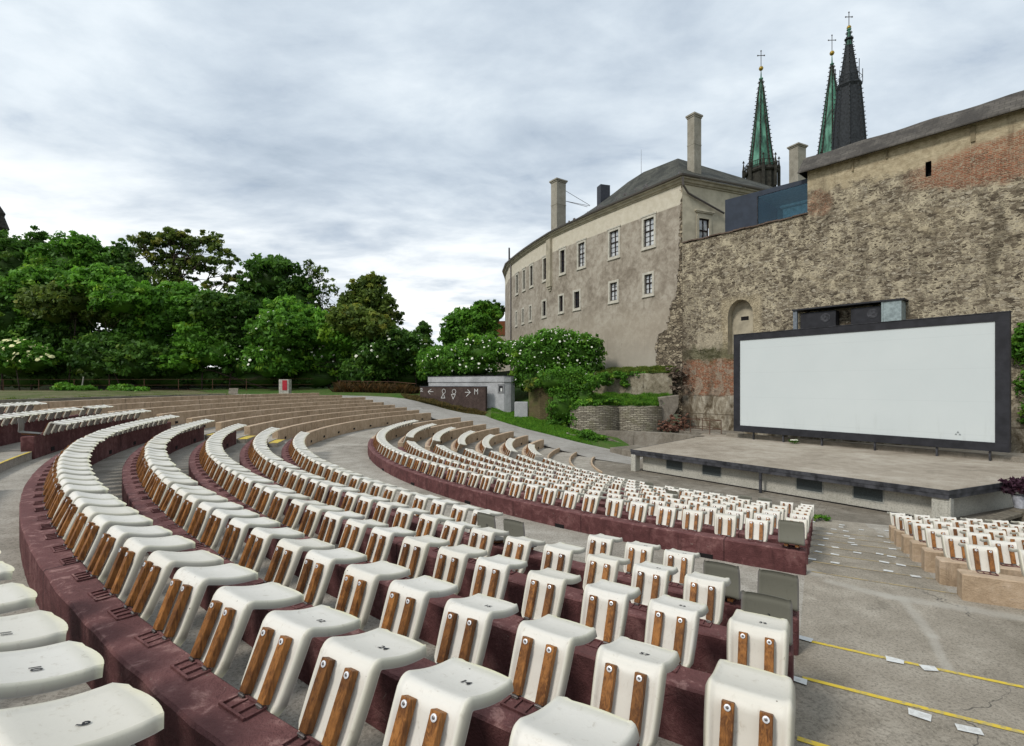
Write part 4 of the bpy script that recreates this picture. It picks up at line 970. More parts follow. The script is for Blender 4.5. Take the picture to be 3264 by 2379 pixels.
wallstrip('upper_retaining_wall', [(6.6, 46.6), (8.6, 44.9), (11.6, 43.3), (13.45, 42.45)], -1.3, [.75, .9, .98, 1.0], m_concrete('stained_plaster', (.085, .07, .04), (.25, .215, .15), (.44, .40, .31), 1.9, 1.0), .5, 'stained plaster retaining wall between the two grass terraces', wob=.05)
mb = MB(); mb.face([(4.2, 42.6, -1.7), (5.3, 41.0, -1.66), (8.5, 40.5, -1.66), (11.9, 40.0, -1.66), (13.5, 42.4, -1.0), (11.6, 43.3, -.95), (8.6, 44.9, -.95), (5.6, 46.2, -.95)]); mb.face([(6.6, 46.6, .8), (8.6, 44.95, .92), (11.6, 43.4, 1.0), (14.0, 42.5, 1.1), (14.4, 43.4, 1.5), (12.2, 46.2, 1.5), (9.0, 51.0, 1.5), (6.0, 50.6, 1.3)])
tag(mb.build('grass_terraces', GREENY), kind='structure')
T = quadtri((5.0, 41.3, -1.66), (11.9, 40.0, -1.66), (13.3, 42.3, -1.0), (6.6, 45.6, -.95))
tag(blades('grass', T + quadtri((6.0, 42.0, -1.66), (8.5, 40.4, -1.66), (8.5, 41.2, -1.6), (6.0, 42.8, -1.5)), 26000, .30, LEAF['mid'], w=.02), 'lush grass on the lower terrace above the curved wall', 'grass', kind='stuff')
T = quadtri((7.5, 45.9, .86), (13.6, 42.7, 1.02), (14.2, 43.4, 1.45), (9.6, 48.9, 1.45))
tag(blades('grass', T, 20000, .26, LEAF['olive'], w=.02), 'grass at the foot of the plastered building', 'grass', kind='stuff')
tree('climbing_ivy', 'ivy trailing over the left end of the upper retaining wall', 'ivy', None, 44.2, [(1925, 1215, 26, 26), (1965, 1200, 34, 12), (1990, 1220, 10, 24), (2035, 1195, 30, 8)], 'mid', 4200, .12, base=-.9, r0=.02, core=.6, seed=47, trunk=False, ry=.45, nl=2)
tree('climbing_ivy', 'overgrown green cap of leaves on top of the brick pier', 'ivy', None, 42.9, [(1700, 1228, 28, 14), (1735, 1222, 34, 16), (1690, 1245, 12, 22), (1755, 1240, 14, 26)], 'olive', 3200, .11, base=-.6, r0=.02, core=.5, seed=53, trunk=False, ry=.6, nl=2)
tree('climbing_ivy', 'low weeds at the left end of the curved stone wall', 'ivy', None, 40.6, [(1850, 1300, 26, 20), (1835, 1345, 20, 24), (1880, 1285, 30, 12), (1950, 1280, 30, 7)], 'bright', 4200, .11, base=-3.6, r0=.02, core=.5, seed=48, trunk=False, ry=.4, nl=2)
tree('leafy_shrub', 'weeds growing against the low rubble wall beside the path', 'shrub', None, 38.0, [(1870, 1388, 30, 14), (1905, 1400, 30, 12), (1945, 1412, 18, 8)], 'mid', 3000, .11, base=-4.4, r0=.02, core=.5, seed=49, trunk=False, ry=.5, nl=2)
# broken concrete chunk and rubble
mb = MB()
def upright(mb, poly, Y, th, m=0):
    P = [Vector((at(x, Y), Y, zt(y, Y))) for x, y in poly]; n = len(P); back = [p + Vector((.25, th, 0)) for p in P]
    flat = [Vector((p.x, p.z, 0)) for p in P]
    for t in tessellate_polygon([flat]):
        k = list(t)
        if (flat[k[1]] - flat[k[0]]).cross(flat[k[2]] - flat[k[0]]).z < 0: k = k[::-1]
        mb.face([P[i] for i in k], [(P[i].x, P[i].z) for i in k], m)
    for i in range(n): mb.face([P[i], P[(i + 1) % n], back[(i + 1) % n], back[i]], None, m)
upright(mb, [(2102, 1268), (2165, 1260), (2162, 1300), (2140, 1335), (2110, 1356), (2101, 1320)], 40.0, 1.6)
tag(mb.build('broken_buttress', CONC_OLD, bevel=.03), 'leaning chunk of broken grey concrete beside the curved wall', 'buttress')
rub = random.Random(4)
def rubble(name, label, spots, mat):
    root = empty(name, spots[0][:3]); tag(root, label, 'rubble', kind='stuff')
    m = MB()
    for (x, y, z, s, n) in spots:
        for _ in range(n):
            c = Vector((x + rub.gauss(0, s), y + rub.gauss(0, s * .6), z + abs(rub.gauss(0, s * .8)))) - Vector(spots[0][:3])
            r = rub.uniform(.06, .22); pts = [c + Vector((rub.uniform(-1, 1), rub.uniform(-1, 1), rub.uniform(-.7, .7))) * r for _ in range(8)]
            bm = bmesh.new(); [bm.verts.new(p) for p in pts]; g = bmesh.ops.convex_hull(bm, input=bm.verts)
            for f in bm.faces: m.face([tuple(v.co) for v in f.verts])
            bm.free()
    m.build('stones', mat, root); return root
BROWNSTONE = m_concrete('brown_rubble', (.07, .05, .035), (.15, .11, .08), (.27, .22, .17), 3, .7)
rubble('rubble_heap', 'reddish rubble heap beside the rusty railing', [(12.6, 39.6, -3.6, .6, 90), (13.2, 40.5, -3.4, .6, 60), (11.9, 39.0, -3.6, .35, 20)], m_concrete('red_rubble', (.08, .035, .022), (.16, .075, .05), (.25, .16, .12), 3, .6))
rubble('fallen_stones', 'brown broken masonry at the ragged corner of the old wall', [(13.9, 42.2, .6, .45, 60), (13.9, 42.0, -.4, .4, 40), (13.5, 42.0, 1.1, .4, 30)], BROWNSTONE)

# ------------------------------------------------------------------ old stone wall
WO = Vector((17.2, 39.5, 0)); WDIR = Vector((.656, -.755, 0)).normalized(); WN = Vector((WDIR.y, -WDIR.x, 0))   # WN: towards the stage
if WN.dot(Vector((-1, -1, 0))) < 0: WN = -WN
def wp(t, z, off=0.0): p = WO + WDIR * t + WN * off; return (p.x, p.y, z)
def m_oldwall(name):
    t = NT(name); uv = t.uv(); s = t.new('ShaderNodeSeparateXYZ', {0: uv}); u, z = s.outputs[0], s.outputs[1]
    warp = t.noise(uv, 1.6, 4, .6, col=True)
    v = t.new('ShaderNodeVectorMath', {0: uv, 1: t.new('ShaderNodeVectorMath', {0: warp, 3: .45}, operation='SCALE').outputs[0]}, operation='ADD').outputs[0]
    vs = t.map(v, (4.0, 10.0, 1))
    vo = t.new('ShaderNodeTexVoronoi', {'Vector': vs, 'Scale': 1.0, 'Randomness': 1.0})
    ve = t.new('ShaderNodeTexVoronoi', {'Vector': vs, 'Scale': 1.0}, feature='DISTANCE_TO_EDGE').outputs['Distance']
    cell = t.new('ShaderNodeSeparateColor', {0: vo.outputs['Color']})
    big = t.noise(uv, .22, 5, .6, .8); med = t.noise(uv, 1.3, 6, .65, .5); fine = t.noise(uv, 16, 6, .7)
    stone = t.ramp(cell.outputs[0], [(0.0, (.070, .054, .038)), (.2, (.145, .115, .080)), (.45, (.25, .205, .145)), (.75, (.36, .305, .22)), (1.0, (.46, .405, .31))])
    stone = t.mix(t.math('MULTIPLY', t.sm(fine, .4, .7), .5), stone, (.05, .038, .025))
    mort = t.mix(t.sm(med, .35, .65), (.29, .24, .165), (.47, .405, .285))
    # mortar shows more in some areas than others; dark open joints under the stones
    wid = t.math('ADD', .02, t.math('MULTIPLY', t.sm(med, .40, .68), .20))
    isst = t.sm(t.math('SUBTRACT', ve, wid), 0.0, .05)
    c = t.mix(isst, mort, stone)
    joint = t.math('MULTIPLY', t.math('SUBTRACT', 1.0, t.sm(t.math('ABSOLUTE', t.math('SUBTRACT', t.math('SUBTRACT', ve, wid), .012)), .012, .05)), t.sm(t.noise(v, 3.2, 3), .50, .62))
    c = t.mix(t.math('MULTIPLY', joint, .85), c, (.020, .014, .009))
    # plaster remains
    pl = t.mix(t.sm(t.noise(uv, 3, 5, .6), .3, .7), (.34, .275, .175), (.50, .42, .28))
    pl = t.mix(t.math('MULTIPLY', t.sm(fine, .5, .75), .35), pl, (.14, .10, .06))
    hi_right = t.math('MULTIPLY', t.sm(z, 12.7, 13.9), t.sm(u, 9.0, 9.9))
    jag = t.math('MULTIPLY', t.math('SUBTRACT', t.noise(uv, .9, 5, .7, .4), .5), 2.6)
    top = t.sm(t.math('ADD', t.math('MULTIPLY', t.math('SUBTRACT', z, t.math('ADD', 12.6, t.math('MULTIPLY', t.math('SUBTRACT', 20.5, u, clamp=False), .05))), 1.1), jag), -.1, .5)
    top = t.math('MULTIPLY', top, t.sm(u, 8.9, 9.3))
    c = t.mix(top, c, pl)
    spots = t.math('MULTIPLY', t.sm(big, .56, .66), .55); c = t.mix(spots, c, pl)
    # niche surround and bricked patch left of it
    nich = t.math('MULTIPLY', t.math('SUBTRACT', 1.0, t.sm(t.math('ABSOLUTE', t.math('SUBTRACT', u, 4.85)), 1.35, 1.75)), t.math('SUBTRACT', 1.0, t.sm(t.math('ADD', z, t.math('MULTIPLY', jag, .1)), 6.5, 7.1)))
    c = t.mix(t.math('MULTIPLY', nich, .75), c, pl)
    pat = t.math('MULTIPLY', t.math('SUBTRACT', 1.0, t.sm(t.math('ABSOLUTE', t.math('SUBTRACT', u, 2.35)), 1.0, 1.15)), t.math('SUBTRACT', 1.0, t.sm(t.math('ABSOLUTE', t.math('SUBTRACT', t.math('ADD', z, t.math('MULTIPLY', jag, .12)), 3.55)), .55, .7)))
    c = t.mix(t.math('MULTIPLY', pat, .9), c, (.42, .36, .26))
    # brickwork
    bv = t.new('ShaderNodeVectorMath', {0: uv, 1: t.new('ShaderNodeVectorMath', {0: warp, 3: .12}, operation='SCALE').outputs[0]}, operation='ADD').outputs[0]
    br = t.new('ShaderNodeTexBrick', {'Vector': bv, 'Color1': (.34, .105, .05, 1), 'Color2': (.19, .065, .035, 1), 'Mortar': (.33, .25, .16, 1), 'Scale': 1.0, 'Mortar Size': .016, 'Mortar Smooth': .3, 'Bias': .1, 'Brick Width': .30, 'Row Height': .10})
    brc = t.mix(t.sm(t.noise(uv, 5, 6, .75, .5), .50, .62), br.outputs['Color'], (.34, .27, .19))
    lb = t.math('MULTIPLY', t.math('SUBTRACT', 1.0, t.sm(t.math('ADD', z, t.math('MULTIPLY', jag, .15)), 1.95, 2.2)), t.math('SUBTRACT', 1.0, t.sm(t.math('ADD', u, jag), 8.5, 9.3)))
    pale = t.math('MULTIPLY', t.sm(t.noise(t.map(uv, (.9, .6, 1)), 1.2, 5, .65), .50, .56), .75)
    c = t.mix(lb, c, t.mix(pale, brc, (.33, .27, .20)))
    rp = t.math('SUBTRACT', 1.0, t.sm(t.math('SQRT', t.math('ADD', t.math('POWER', t.math('DIVIDE', t.math('SUBTRACT', u, 20.2), 5.2), 2.0), t.math('POWER', t.math('DIVIDE', t.math('SUBTRACT', t.math('ADD', z, t.math('MULTIPLY', jag, .55)), 12.55), 1.35), 2.0))), .75, 1.1))
    rp2 = t.math('SUBTRACT', 1.0, t.sm(t.math('SQRT', t.math('ADD', t.math('POWER', t.math('DIVIDE', t.math('SUBTRACT', u, 10.3), .9), 2.0), t.math('POWER', t.math('DIVIDE', t.math('SUBTRACT', t.math('ADD', z, t.math('MULTIPLY', jag, .5)), 12.5), 1.0), 2.0))), .7, 1.1))
    c = t.mix(t.math('MULTIPLY', t.math('MAXIMUM', rp, t.math('MULTIPLY', rp2, .7)), .85), c, brc)
    # concrete plinth
    cz = t.math('SUBTRACT', 1.0, t.sm(t.math('ADD', z, t.math('MULTIPLY', jag, .12)), -.95, -.75))
    cc = t.ramp(t.noise(t.map(uv, (1, .5, 1)), 1.5, 7, .7, .6), [(.40, (.10, .075, .045)), (.5, (.25, .21, .15)), (.60, (.43, .385, .30))])
    c = t.mix(cz, c, cc)
    ln = t.math('SUBTRACT', 1.0, t.sm(t.math('ABSOLUTE', t.math('ADD', z, 2.35)), .02, .05)); c = t.mix(t.math('MULTIPLY', t.math('MULTIPLY', ln, cz), .7), c, (.07, .05, .03))
    # moss and soot
    moss = t.math('MULTIPLY', t.math('SUBTRACT', 1.0, t.sm(t.math('ABSOLUTE', t.math('SUBTRACT', t.math('ADD', z, jag), 2.5)), .2, .9)), t.math('SUBTRACT', 1.0, t.sm(u, 5, 6)))
    c = t.mix(t.math('MULTIPLY', moss, .7), c, (.055, .06, .02))
    dk = t.math('MULTIPLY', t.sm(t.noise(t.map(uv, (1.2, .35, 1)), .55, 6, .7, .6), .52, .70), .55)
    c = t.mix(dk, c, (.065, .05, .032))
    left = t.math('MULTIPLY', t.math('SUBTRACT', 1.0, t.sm(t.math('ADD', u, t.math('MULTIPLY', jag, .5)), -.2, 1.4)), t.math('SUBTRACT', 1.0, t.sm(z, 4, 9)))
    c = t.mix(t.math('MULTIPLY', left, .55), c, (.07, .05, .034))
    h = t.math('ADD', t.math('MULTIPLY', isst, 1.0), t.math('ADD', t.math('MULTIPLY', cell.outputs[1], .5), t.math('MULTIPLY', fine, .5)))
    h = t.math('MULTIPLY', h, t.math('SUBTRACT', 1.0, t.math('MULTIPLY', t.math('MAXIMUM', top, cz), .8)))
    t.bump(h, 1.0, .06); return t.out(c, .93)
OLDWALL = m_oldwall('old_rubble_masonry')
PLNICHE = m_plain('niche_plaster', (.37, .325, .24), .92, .22, 1.6, bump=.3)
COPING = m_concrete('wall_coping', (.06, .04, .03), (.12, .085, .065), (.2, .15, .12), 3, .5)
SHINGLE = None
def m_slate(name, lo, hi, sx=.45, sz=.28):
    t = NT(name); uv = t.uv()
    b = t.new('ShaderNodeTexBrick', {'Vector': uv, 'Color1': (*lo, 1), 'Color2': (*hi, 1), 'Mortar': (lo[0] * .5, lo[1] * .5, lo[2] * .5, 1), 'Scale': 1.0, 'Mortar Size': .012, 'Bias': 0.0, 'Brick Width': sx, 'Row Height': sz})
    a = t.noise(uv, .6, 6, .65, .5); f = t.noise(uv, 9, 5, .7)
    c = t.mix(t.sm(a, .42, .62), b.outputs['Color'], tuple(x * .6 for x in lo)); c = t.mix(t.math('MULTIPLY', t.sm(f, .55, .7), .4), c, (hi[0] * 1.5, hi[1] * 1.5, hi[2] * 1.2))
    t.bump(t.math('ADD', t.math('MULTIPLY', b.outputs['Fac'], -1), f), .7, .02); return t.out(c, .8)
SHINGLE = m_slate('grey_brown_shingles', (.085, .075, .065), (.125, .112, .095))
DARKSLATE = m_slate('dark_slate', (.032, .034, .033), (.058, .060, .056), .5, .3)

wall = empty('stone_wall', wp(-4.2, -4.9)); tag(wall, 'tall old rubble stone wall behind the stage and screen', 'wall')
Wb = Vector(wp(-4.2, -4.9))
def wl(t, z, off=0.0): p = Vector(wp(t, z, off)) - Wb; return (p.x, p.y, p.z)
t0, tj, t1 = -4.2, 5.36, 24
t00 = -4.42
arch = [(-.35, 1.0)] + [(-.35, 5.0)] + [(.625 - .975 * math.cos(a), 5.35 + .975 * 1.25 * math.sin(a)) for a in np.linspace(0, math.pi, 13)] + [(1.6, 5.0), (1.6, 1.0)]
arch = [(.625 - .975 * math.cos(a), 5.35 + 1.25 * math.sin(a)) for a in np.linspace(0, math.pi, 15)]
arch = [(-.35, 2.4)] + arch + [(1.6, 2.4)]
slit = [(11.86, 12.55), (12.14, 12.55), (12.14, 13.45), (11.86, 13.45)]
q = MB()
uvs = lambda t, z: (t - t0, z)
def wface(outer, holes):
    b = len(q.f); q.holed(outer, holes, lambda a, z: wl(a, z)); 
    for i in range(b, len(q.f)): q.uv[i] = [(a - t0, z) for a, z in q.uv[i]]
wface([(t00, -4.9), (tj, -4.9), (tj, 11.95), (t00, 11.9)], [arch[::-1]])
wface([(tj, -4.9), (t1, -4.9), (t1, 15.0), (tj, 15.0)], [slit[::-1]])
# thickness, ends, back
for a, b, z in ((t0, tj, 11.93), (tj, t1, 15.0)):
    q.face([wl(a, z), wl(b, z), wl(b, z, -1.5), wl(a, z, -1.5)], [(a, z)] * 4)
    q.face([wl(b, -4.9, -1.5), wl(a, -4.9, -1.5), wl(a, z, -1.5), wl(b, z, -1.5)], [(b - t0, -4.9), (a - t0, -4.9), (a - t0, z), (b - t0, z)])
q.face([wl(tj, 11.9, -1.5), wl(tj, 11.9), wl(tj, 15.0), wl(tj, 15.0, -1.5)], [(8, 12), (9.5, 12), (9.5, 15), (8, 15)])
q.face([wl(t00, -4.9, -1.5), wl(t00, -4.9), wl(t00, 11.9), wl(t00, 11.9, -1.5)], [(-1.5, -4.9), (0, -4.9), (0, 11.9), (-1.5, 11.9)])
q.build('masonry', OLDWALL, wall, weld=False)
q = MB()
def reveal(loop, depth, m=0):
    n = len(loop)
    for i in range(n):
        a, b = loop[i], loop[(i + 1) % n]
        q.face([wl(*a), wl(*a, -depth), wl(*b, -depth), wl(*b)], None, m)
    c = len(q.f); q.holed(loop[::-1], [], lambda a, z: wl(a, z, -depth))
reveal(arch, .75); q.build('arched_niche', PLNICHE, wall, weld=False)
q = MB(); 
q.holed([(.35, 5.05), (.95, 5.05), (.95, 5.35), (.35, 5.35)], [], lambda a, z: wl(a, z, -.74)); q.build('niche_opening', BLACKHOLE, wall)
q = MB(); reveal(slit, .6); q.build('slit_window', BLACKHOLE, wall, weld=False)
q = MB()
for a in np.arange(t0, tj - .01, .4783):
    z = 11.952 + .03 * math.sin(a * 3); P = [Vector(wl(x, 0, o)).xy for x, o in ((a, .12), (a + .475, .12), (a + .475, -1.6), (a, -1.6))]
    q.prism([tuple(p) for p in P], z - Wb.z, z + .10 - Wb.z)
q.build('coping', COPING, wall)
q = MB()
def rq(a, b, c, d, uvq): q.face([wl(*a), wl(*b), wl(*c), wl(*d)], uvq)
ts_ = np.linspace(4.9, t1, 30)
for a, b in zip(ts_[:-1], ts_[1:]):
    wa, wb_ = .035 * math.sin(a * 1.7), .035 * math.sin(b * 1.7)
    rq((a, 14.88, .55), (b, 14.88, .55), (b, 16.25 + wb_, -.75), (a, 16.25 + wa, -.75), [(a, 0), (b, 0), (b, 1.9), (a, 1.9)])
    rq((a, 14.80, .55), (b, 14.80, .55), (b, 14.88, .55), (a, 14.88, .55), [(a, 0), (b, 0), (b, .1), (a, .1)])
    rq((b, 14.80, .55), (a, 14.80, .55), (a, 14.98, -.02), (b, 14.98, -.02), [(a, 0), (b, 0), (b, .1), (a, .1)])
    rq((b, 14.88, -2.05), (a, 14.88, -2.05), (a, 16.25 + wa, -.75), (b, 16.25 + wb_, -.75), [(a, 0), (b, 0), (b, 1.9), (a, 1.9)])
q.face([wl(4.9, 14.88, .55), wl(4.9, 16.25, -.75), wl(4.9, 14.88, -2.05)])
q.build('shingle_roof', SHINGLE, wall, weld=False)
q = MB()
for a, b, z0, z1 in ((8.05, 8.15, 14.1, 14.8), (13.9, 14.1, 13.9, 14.8), (9.9, 10.0, 14.3, 14.8)):
    P = [Vector(wl(x, 0, o)).xy for x, o in ((a, .10), (b, .10), (b, -.05), (a, -.05))]; q.prism([tuple(p) for p in P], z0 - Wb.z, z1 - Wb.z)
q.build('eave_brackets', m_plain('eave_plaster', (.21, .17, .105), .9, .2, 2), wall)
tree('climbing_ivy', 'dark ivy on the stone wall at the right frame edge beside the screen', 'ivy', None, 27.2, [(3262, 1085, 26, 50), (3295, 1140, 40, 60), (3252, 1125, 16, 34), (3340, 1090, 50, 50), (3390, 1180, 50, 70), (3300, 1230, 40, 60), (3285, 1330, 24, 60)], 'mid', 12000, .12, base=-3.5, r0=.03, core=.5, seed=60, trunk=False, ry=.4, nl=3)

# ------------------------------------------------------------------ stage
A_, B_, S3, S4, S5, L_ = (6.67, 28.3), (14.87, 17.24), (27.5, 22.8), (27.0, 27.0), (14.5, 38.2), (12.55, 34.7)
stage = empty('stage', (6.67, 28.3, -4.8)); tag(stage, 'low concrete open-air stage with dark edge in front of the screen', 'stage')
def srel(l): return [(x - 6.67, y - 28.3) for x, y in l]
cen = Vector((17, 27))
def inset(poly, d):
    n = len(poly); out = []
    a = sum(poly[i][0] * poly[(i + 1) % n][1] - poly[(i + 1) % n][0] * poly[i][1] for i in range(n)); sgn = 1 if a > 0 else -1
    for i in range(n):
        p0, p, p1 = Vector(poly[i - 1]), Vector(poly[i]), Vector(poly[(i + 1) % n])
        d0 = (p - p0).normalized(); d1 = (p1 - p).normalized(); n0 = Vector((-d0.y, d0.x)) * sgn; n1 = Vector((-d1.y, d1.x)) * sgn
        b = (n0 + n1).normalized(); out.append(tuple(p + b * (d / max(.3, b.dot(n0)))))
    return out
deck = [A_, B_, S3, S4, S5, L_]
q = MB(); q.prism(srel(deck), .93, 1.19); q.build('deck', CONC_STAGE, stage)
q = MB(); band = inset(deck, -.035)
for i in (5, 0, 1):
    a, b, c, d = deck[i], deck[(i + 1) % 6], band[(i + 1) % 6], band[i]
    q.prism(srel([a, b, c, d]), 1.05, 1.20)
band2 = inset(deck, -.015); 
for i in (5, 0, 1):
    a, b, c, d = deck[i], deck[(i + 1) % 6], band2[(i + 1) % 6], band2[i]
    q.prism(srel([a, b, c, d]), .90, 1.045)
q.build('edge_strip', EDGE, stage)
inn = inset(deck, .5)
q = MB(); q.prism(srel(inn), 0, .928); q.build('front_wall', PALE, stage)
fdir = (Vector(inn[1]) - Vector(inn[0])); FL = fdir.length; fdir.normalize(); fn = Vector((fdir.y, -fdir.x)); fn = fn if fn.dot(Vector((-1, -1))) > 0 else -fn
def onfront(sx_):
    a = (sx_ - 1632) / F_; P0 = Vector(inn[0]); return (a * P0.y - P0.x) / (fdir.x - a * fdir.y)
VENT = m_plain('vent_mesh', (.055, .065, .065), .6, .3, 30); VFR = m_plain('vent_frame', (.28, .28, .25), .8)
for x0, x1, lab in ((2125, 2175, 'leftmost'), (2240, 2298, 'second'), (2540, 2621, 'third'), (2721, 2814, 'rightmost')):
    u0, u1 = onfront(x0), onfront(x1); q = MB()
    def fp(u, z, o): p = Vector(inn[0]) + fdir * u + fn * o - Vector((6.67, 28.3)); return (p.x, p.y)
    q.prism([fp(u0 - .05, 0, .0), fp(u1 + .05, 0, .0), fp(u1 + .05, 0, .015), fp(u0 - .05, 0, .015)], .30, .90); v = q.build('vent', VFR, stage)
    q = MB(); q.prism([fp(u0, 0, .012), fp(u1, 0, .012), fp(u1, 0, .022), fp(u0, 0, .022)], .36, .85); q.build('vent_grille', VENT, v)
q = MB(); uL = onfront(2440)
p = Vector(A_) + (Vector(B_) - Vector(A_)).normalized() * ((Vector(inn[0]) + fdir * uL - Vector(A_)).dot((Vector(B_) - Vector(A_)).normalized())) - fn * .06 - Vector((6.67, 28.3))
q.lathe([(.065, 0), (.065, .93)], 12, (p.x, p.y)); q.build('steel_post', EDGE, stage)
for cx, cy in (inset(deck, .18)[0], inset(deck, .26)[1]):
    q = MB(); M = Matrix.Translation((cx - 6.67, cy - 28.3, 0)) @ Matrix.Rotation(math.atan2(fdir.y, fdir.x), 4, 'Z'); w = .16 if cy > 20 else .26
    q.box(-w, w, -.2, .2, 0, .928, 0, M); q.build('corner_pillar', PALE, stage, bevel=.01)
q = MB(); P = inset(deck, .47); q.prism(srel([P[0], P[1], inn[1], inn[0]]), 0.0, .05); q.build('base_gutter', BLACKHOLE, stage)
q = MB(); q.prism([(6.77, 35.0), (7.95, 33.2), (10.4, 34.6), (9.0, 36.6)], -4.9, -4.33); tag(q.build('side_platform', CONC_OLD, bevel=.02), 'low concrete step platform at the left side of the stage', 'platform')
# ledge below the screen
SO = Vector((15.87, 33.4, 0)); SD = Vector((.583, -.812, 0)).normalized(); SN = Vector((SD.y, -SD.x, 0)); SN = SN if SN.dot(Vector((-1, -1, 0))) > 0 else -SN
def sp_(u, o): p = SO + SD * u + SN * o; return (p.x, p.y)
q = MB(); q.prism([sp_(-2.2, -.55), sp_(14.6, -.35), sp_(14.6, -.9), sp_(-2.2, -1.0)], -3.7, -3.36); tag(q.build('back_kerb', CONC_OLD, bevel=.02), 'mossy concrete kerb along the back of the stage under the screen', 'kerb')
q = MB(); q.prism([(12.9, 40.9), (13.2, 38.2), (16.6, 36.2), (17.6, 38.4), (14.0, 42.5)], -4.6, -3.54); tag(q.build('back_platform', CONC_OLD, bevel=.02), 'concrete landing carrying the rusty railing left of the screen', 'platform')

# ------------------------------------------------------------------ cinema screen
scr = empty('cinema_screen', (*sp_(-1.3, 0), -3.12)); tag(scr, 'huge white cinema screen in a black frame above the stage', 'screen'); SB = Vector((*sp_(-1.3, 0), -3.12))
def sb(u0, u1, o0, o1, z0, z1, name, mat, bevel=0):
    q = MB(); q.prism([tuple(Vector(sp_(u, o)) - SB.xy) for u, o in ((u0, o0), (u1, o0), (u1, o1), (u0, o1))], z0 + 3.12, z1 + 3.12); return q.build(name, mat, scr, bevel=bevel)
fr = MB()
for u0, u1, z0, z1 in ((-1.3, 12.3, 2.99, 3.40), (-1.3, 12.3, -3.14, -2.72), (-1.3, -.85, -2.715, 2.985), (11.8, 12.3, -2.715, 2.985)):
    fr.prism([tuple(Vector(sp_(u, o)) - SB.xy) for u, o in ((u0, -.22), (u1, -.22), (u1, .03), (u0, .03))], z0 + 3.12, z1 + 3.12)
fr.build('frame', BLACK, scr)
SCRM = NT('screen_cloth'); n = SCRM.noise(SCRM.pos(), .5, 4); _s = SCRM.new('ShaderNodeSeparateXYZ', {0: SCRM.pos()}); _k = SCRM.math('ABSOLUTE', SCRM.math('SUBTRACT', SCRM.math('FRACT', SCRM.math('MULTIPLY', _s.outputs[2], .62)), .5))
_c = SCRM.mix(n, (.52, .56, .555), (.58, .615, .605)); _c = SCRM.mix(SCRM.math('MULTIPLY', SCRM.math('SUBTRACT', 1.0, SCRM.sm(_k, .002, .012)), .18), _c, (.35, .38, .38))
_c = SCRM.mix(SCRM.math('MULTIPLY', SCRM.math('MULTIPLY', SCRM.sm(SCRM.noise(SCRM.map(SCRM.pos(), (2, 2, .4)), 1.2, 5, .7), .5, .7), SCRM.math('SUBTRACT', 1.0, SCRM.sm(_s.outputs[2], -2.7, -1.2))), .25), _c, (.36, .38, .36)); SCREENM = SCRM.out(_c, .85)
sb(-.86, 11.81, -.05, -.012, -2.73, 3.0, 'screen_cloth', SCREENM)
sb(-1.3, 12.3, -.30, -.225, -3.14, 3.4, 'back_panel', BLACK)
for u in (0.02, 1.95, 4.2, 6.9, 9.6, 11.6): sb(u - .04, u + .04, -.2, -.08, -3.61, -3.142, 'leg', EDGE)
sb(-1.32, 12.34, -.30, .06, 3.403, 3.43, 'top_flashing', EDGE)
LOGO = m_plain('grey_emblem_ink', (.22, .24, .24), .8, .1)
q = MB()
def lf(u, z): p = Vector(sp_(10.45 + u, -.008)) - SB.xy; return (p.x, p.y, z + 3.12 - 2.48)
for tri in ([(-.13, 0), (-.02, 0), (-.075, .10)], [(.02, 0), (.13, 0), (.075, .10)], [(-.055, .10), (.055, .10), (0, .22)]): q.face([lf(*p) for p in tri])
q.build('emblem', LOGO, scr)
# speaker shelter on the wall behind the screen
def wb(t0_, t1_, o0, o1): return [Vector(wp(t, 0, o)).xy for t, o in ((t0_, o0), (t1_, o0), (t1_, o1), (t0_, o1))]
sh = empty('speaker_shelter', wp(4.7, 2.5)); tag(sh, 'dark flat-roofed speaker shelter on the stone wall above the screen', 'shelter'); HB = Vector(wp(4.7, 2.5))
def shb(t0_, t1_, o0, o1, z0, z1, name, mat, bevel=0):
    q = MB(); q.prism([tuple(p - HB.xy) for p in wb(t0_, t1_, o0, o1)], z0 - 2.5, z1 - 2.5); return q.build(name, mat, sh, bevel=bevel)
shb(4.75, 11.05, -.02, 1.15, 5.14, 5.24, 'roof', BLACK)
shb(4.8, 5.05, .85, 1.05, 2.5, 5.138, 'corner_post', m_plain('bluegrey_metal', (.16, .18, .20), .6))
shb(9.9, 10.0, .0, 1.1, 2.5, 5.138, 'side_panel', m_plain('pale_steel', (.26, .31, .31), .5)); shb(10.003, 10.9, .0, 1.08, 2.5, 5.138, 'side_panel', bpy.data.materials['pale_steel'])
shb(4.8, 9.9, .0, 1.0, 2.5, 2.6, 'floor_plate', BLACK)
for t0_, t1_, w in ((5.2, 7.35, 'left'), (8.2, 9.85, 'right')):
    s = empty('loudspeaker', wp((t0_ + t1_) / 2, 2.6, .5)); tag(s, f'{"wide" if w == "left" else "narrower"} black loudspeaker cabinet on the {w} inside the speaker shelter', 'loudspeaker'); sb_ = Vector(s.location)
    q = MB(); q.prism([tuple(p - sb_.xy) for p in wb(t0_, t1_, .1, .85)], .01, 2.35); q.build('cabinet', BLACK, s, bevel=.02)
    q = MB(); 
    for dz in (1.9, .9):
        q2 = MB(); q2.lathe([(.30, 0), (.30, .02), (.22, .02), (.14, .006), (.06, .006), (.05, .03)], 18)
        M = Matrix.Translation(Vector(wp(t0_ + (t1_ - t0_) * .72, 2.6 + dz, .852)) - sb_) @ Matrix.Rotation(math.atan2(WN.y, WN.x) - math.pi / 2 + math.pi, 4, 'Z') @ Matrix.Rotation(math.pi / 2, 4, 'X')
        lin(q2, M).build('speaker_cone', EDGE, s)
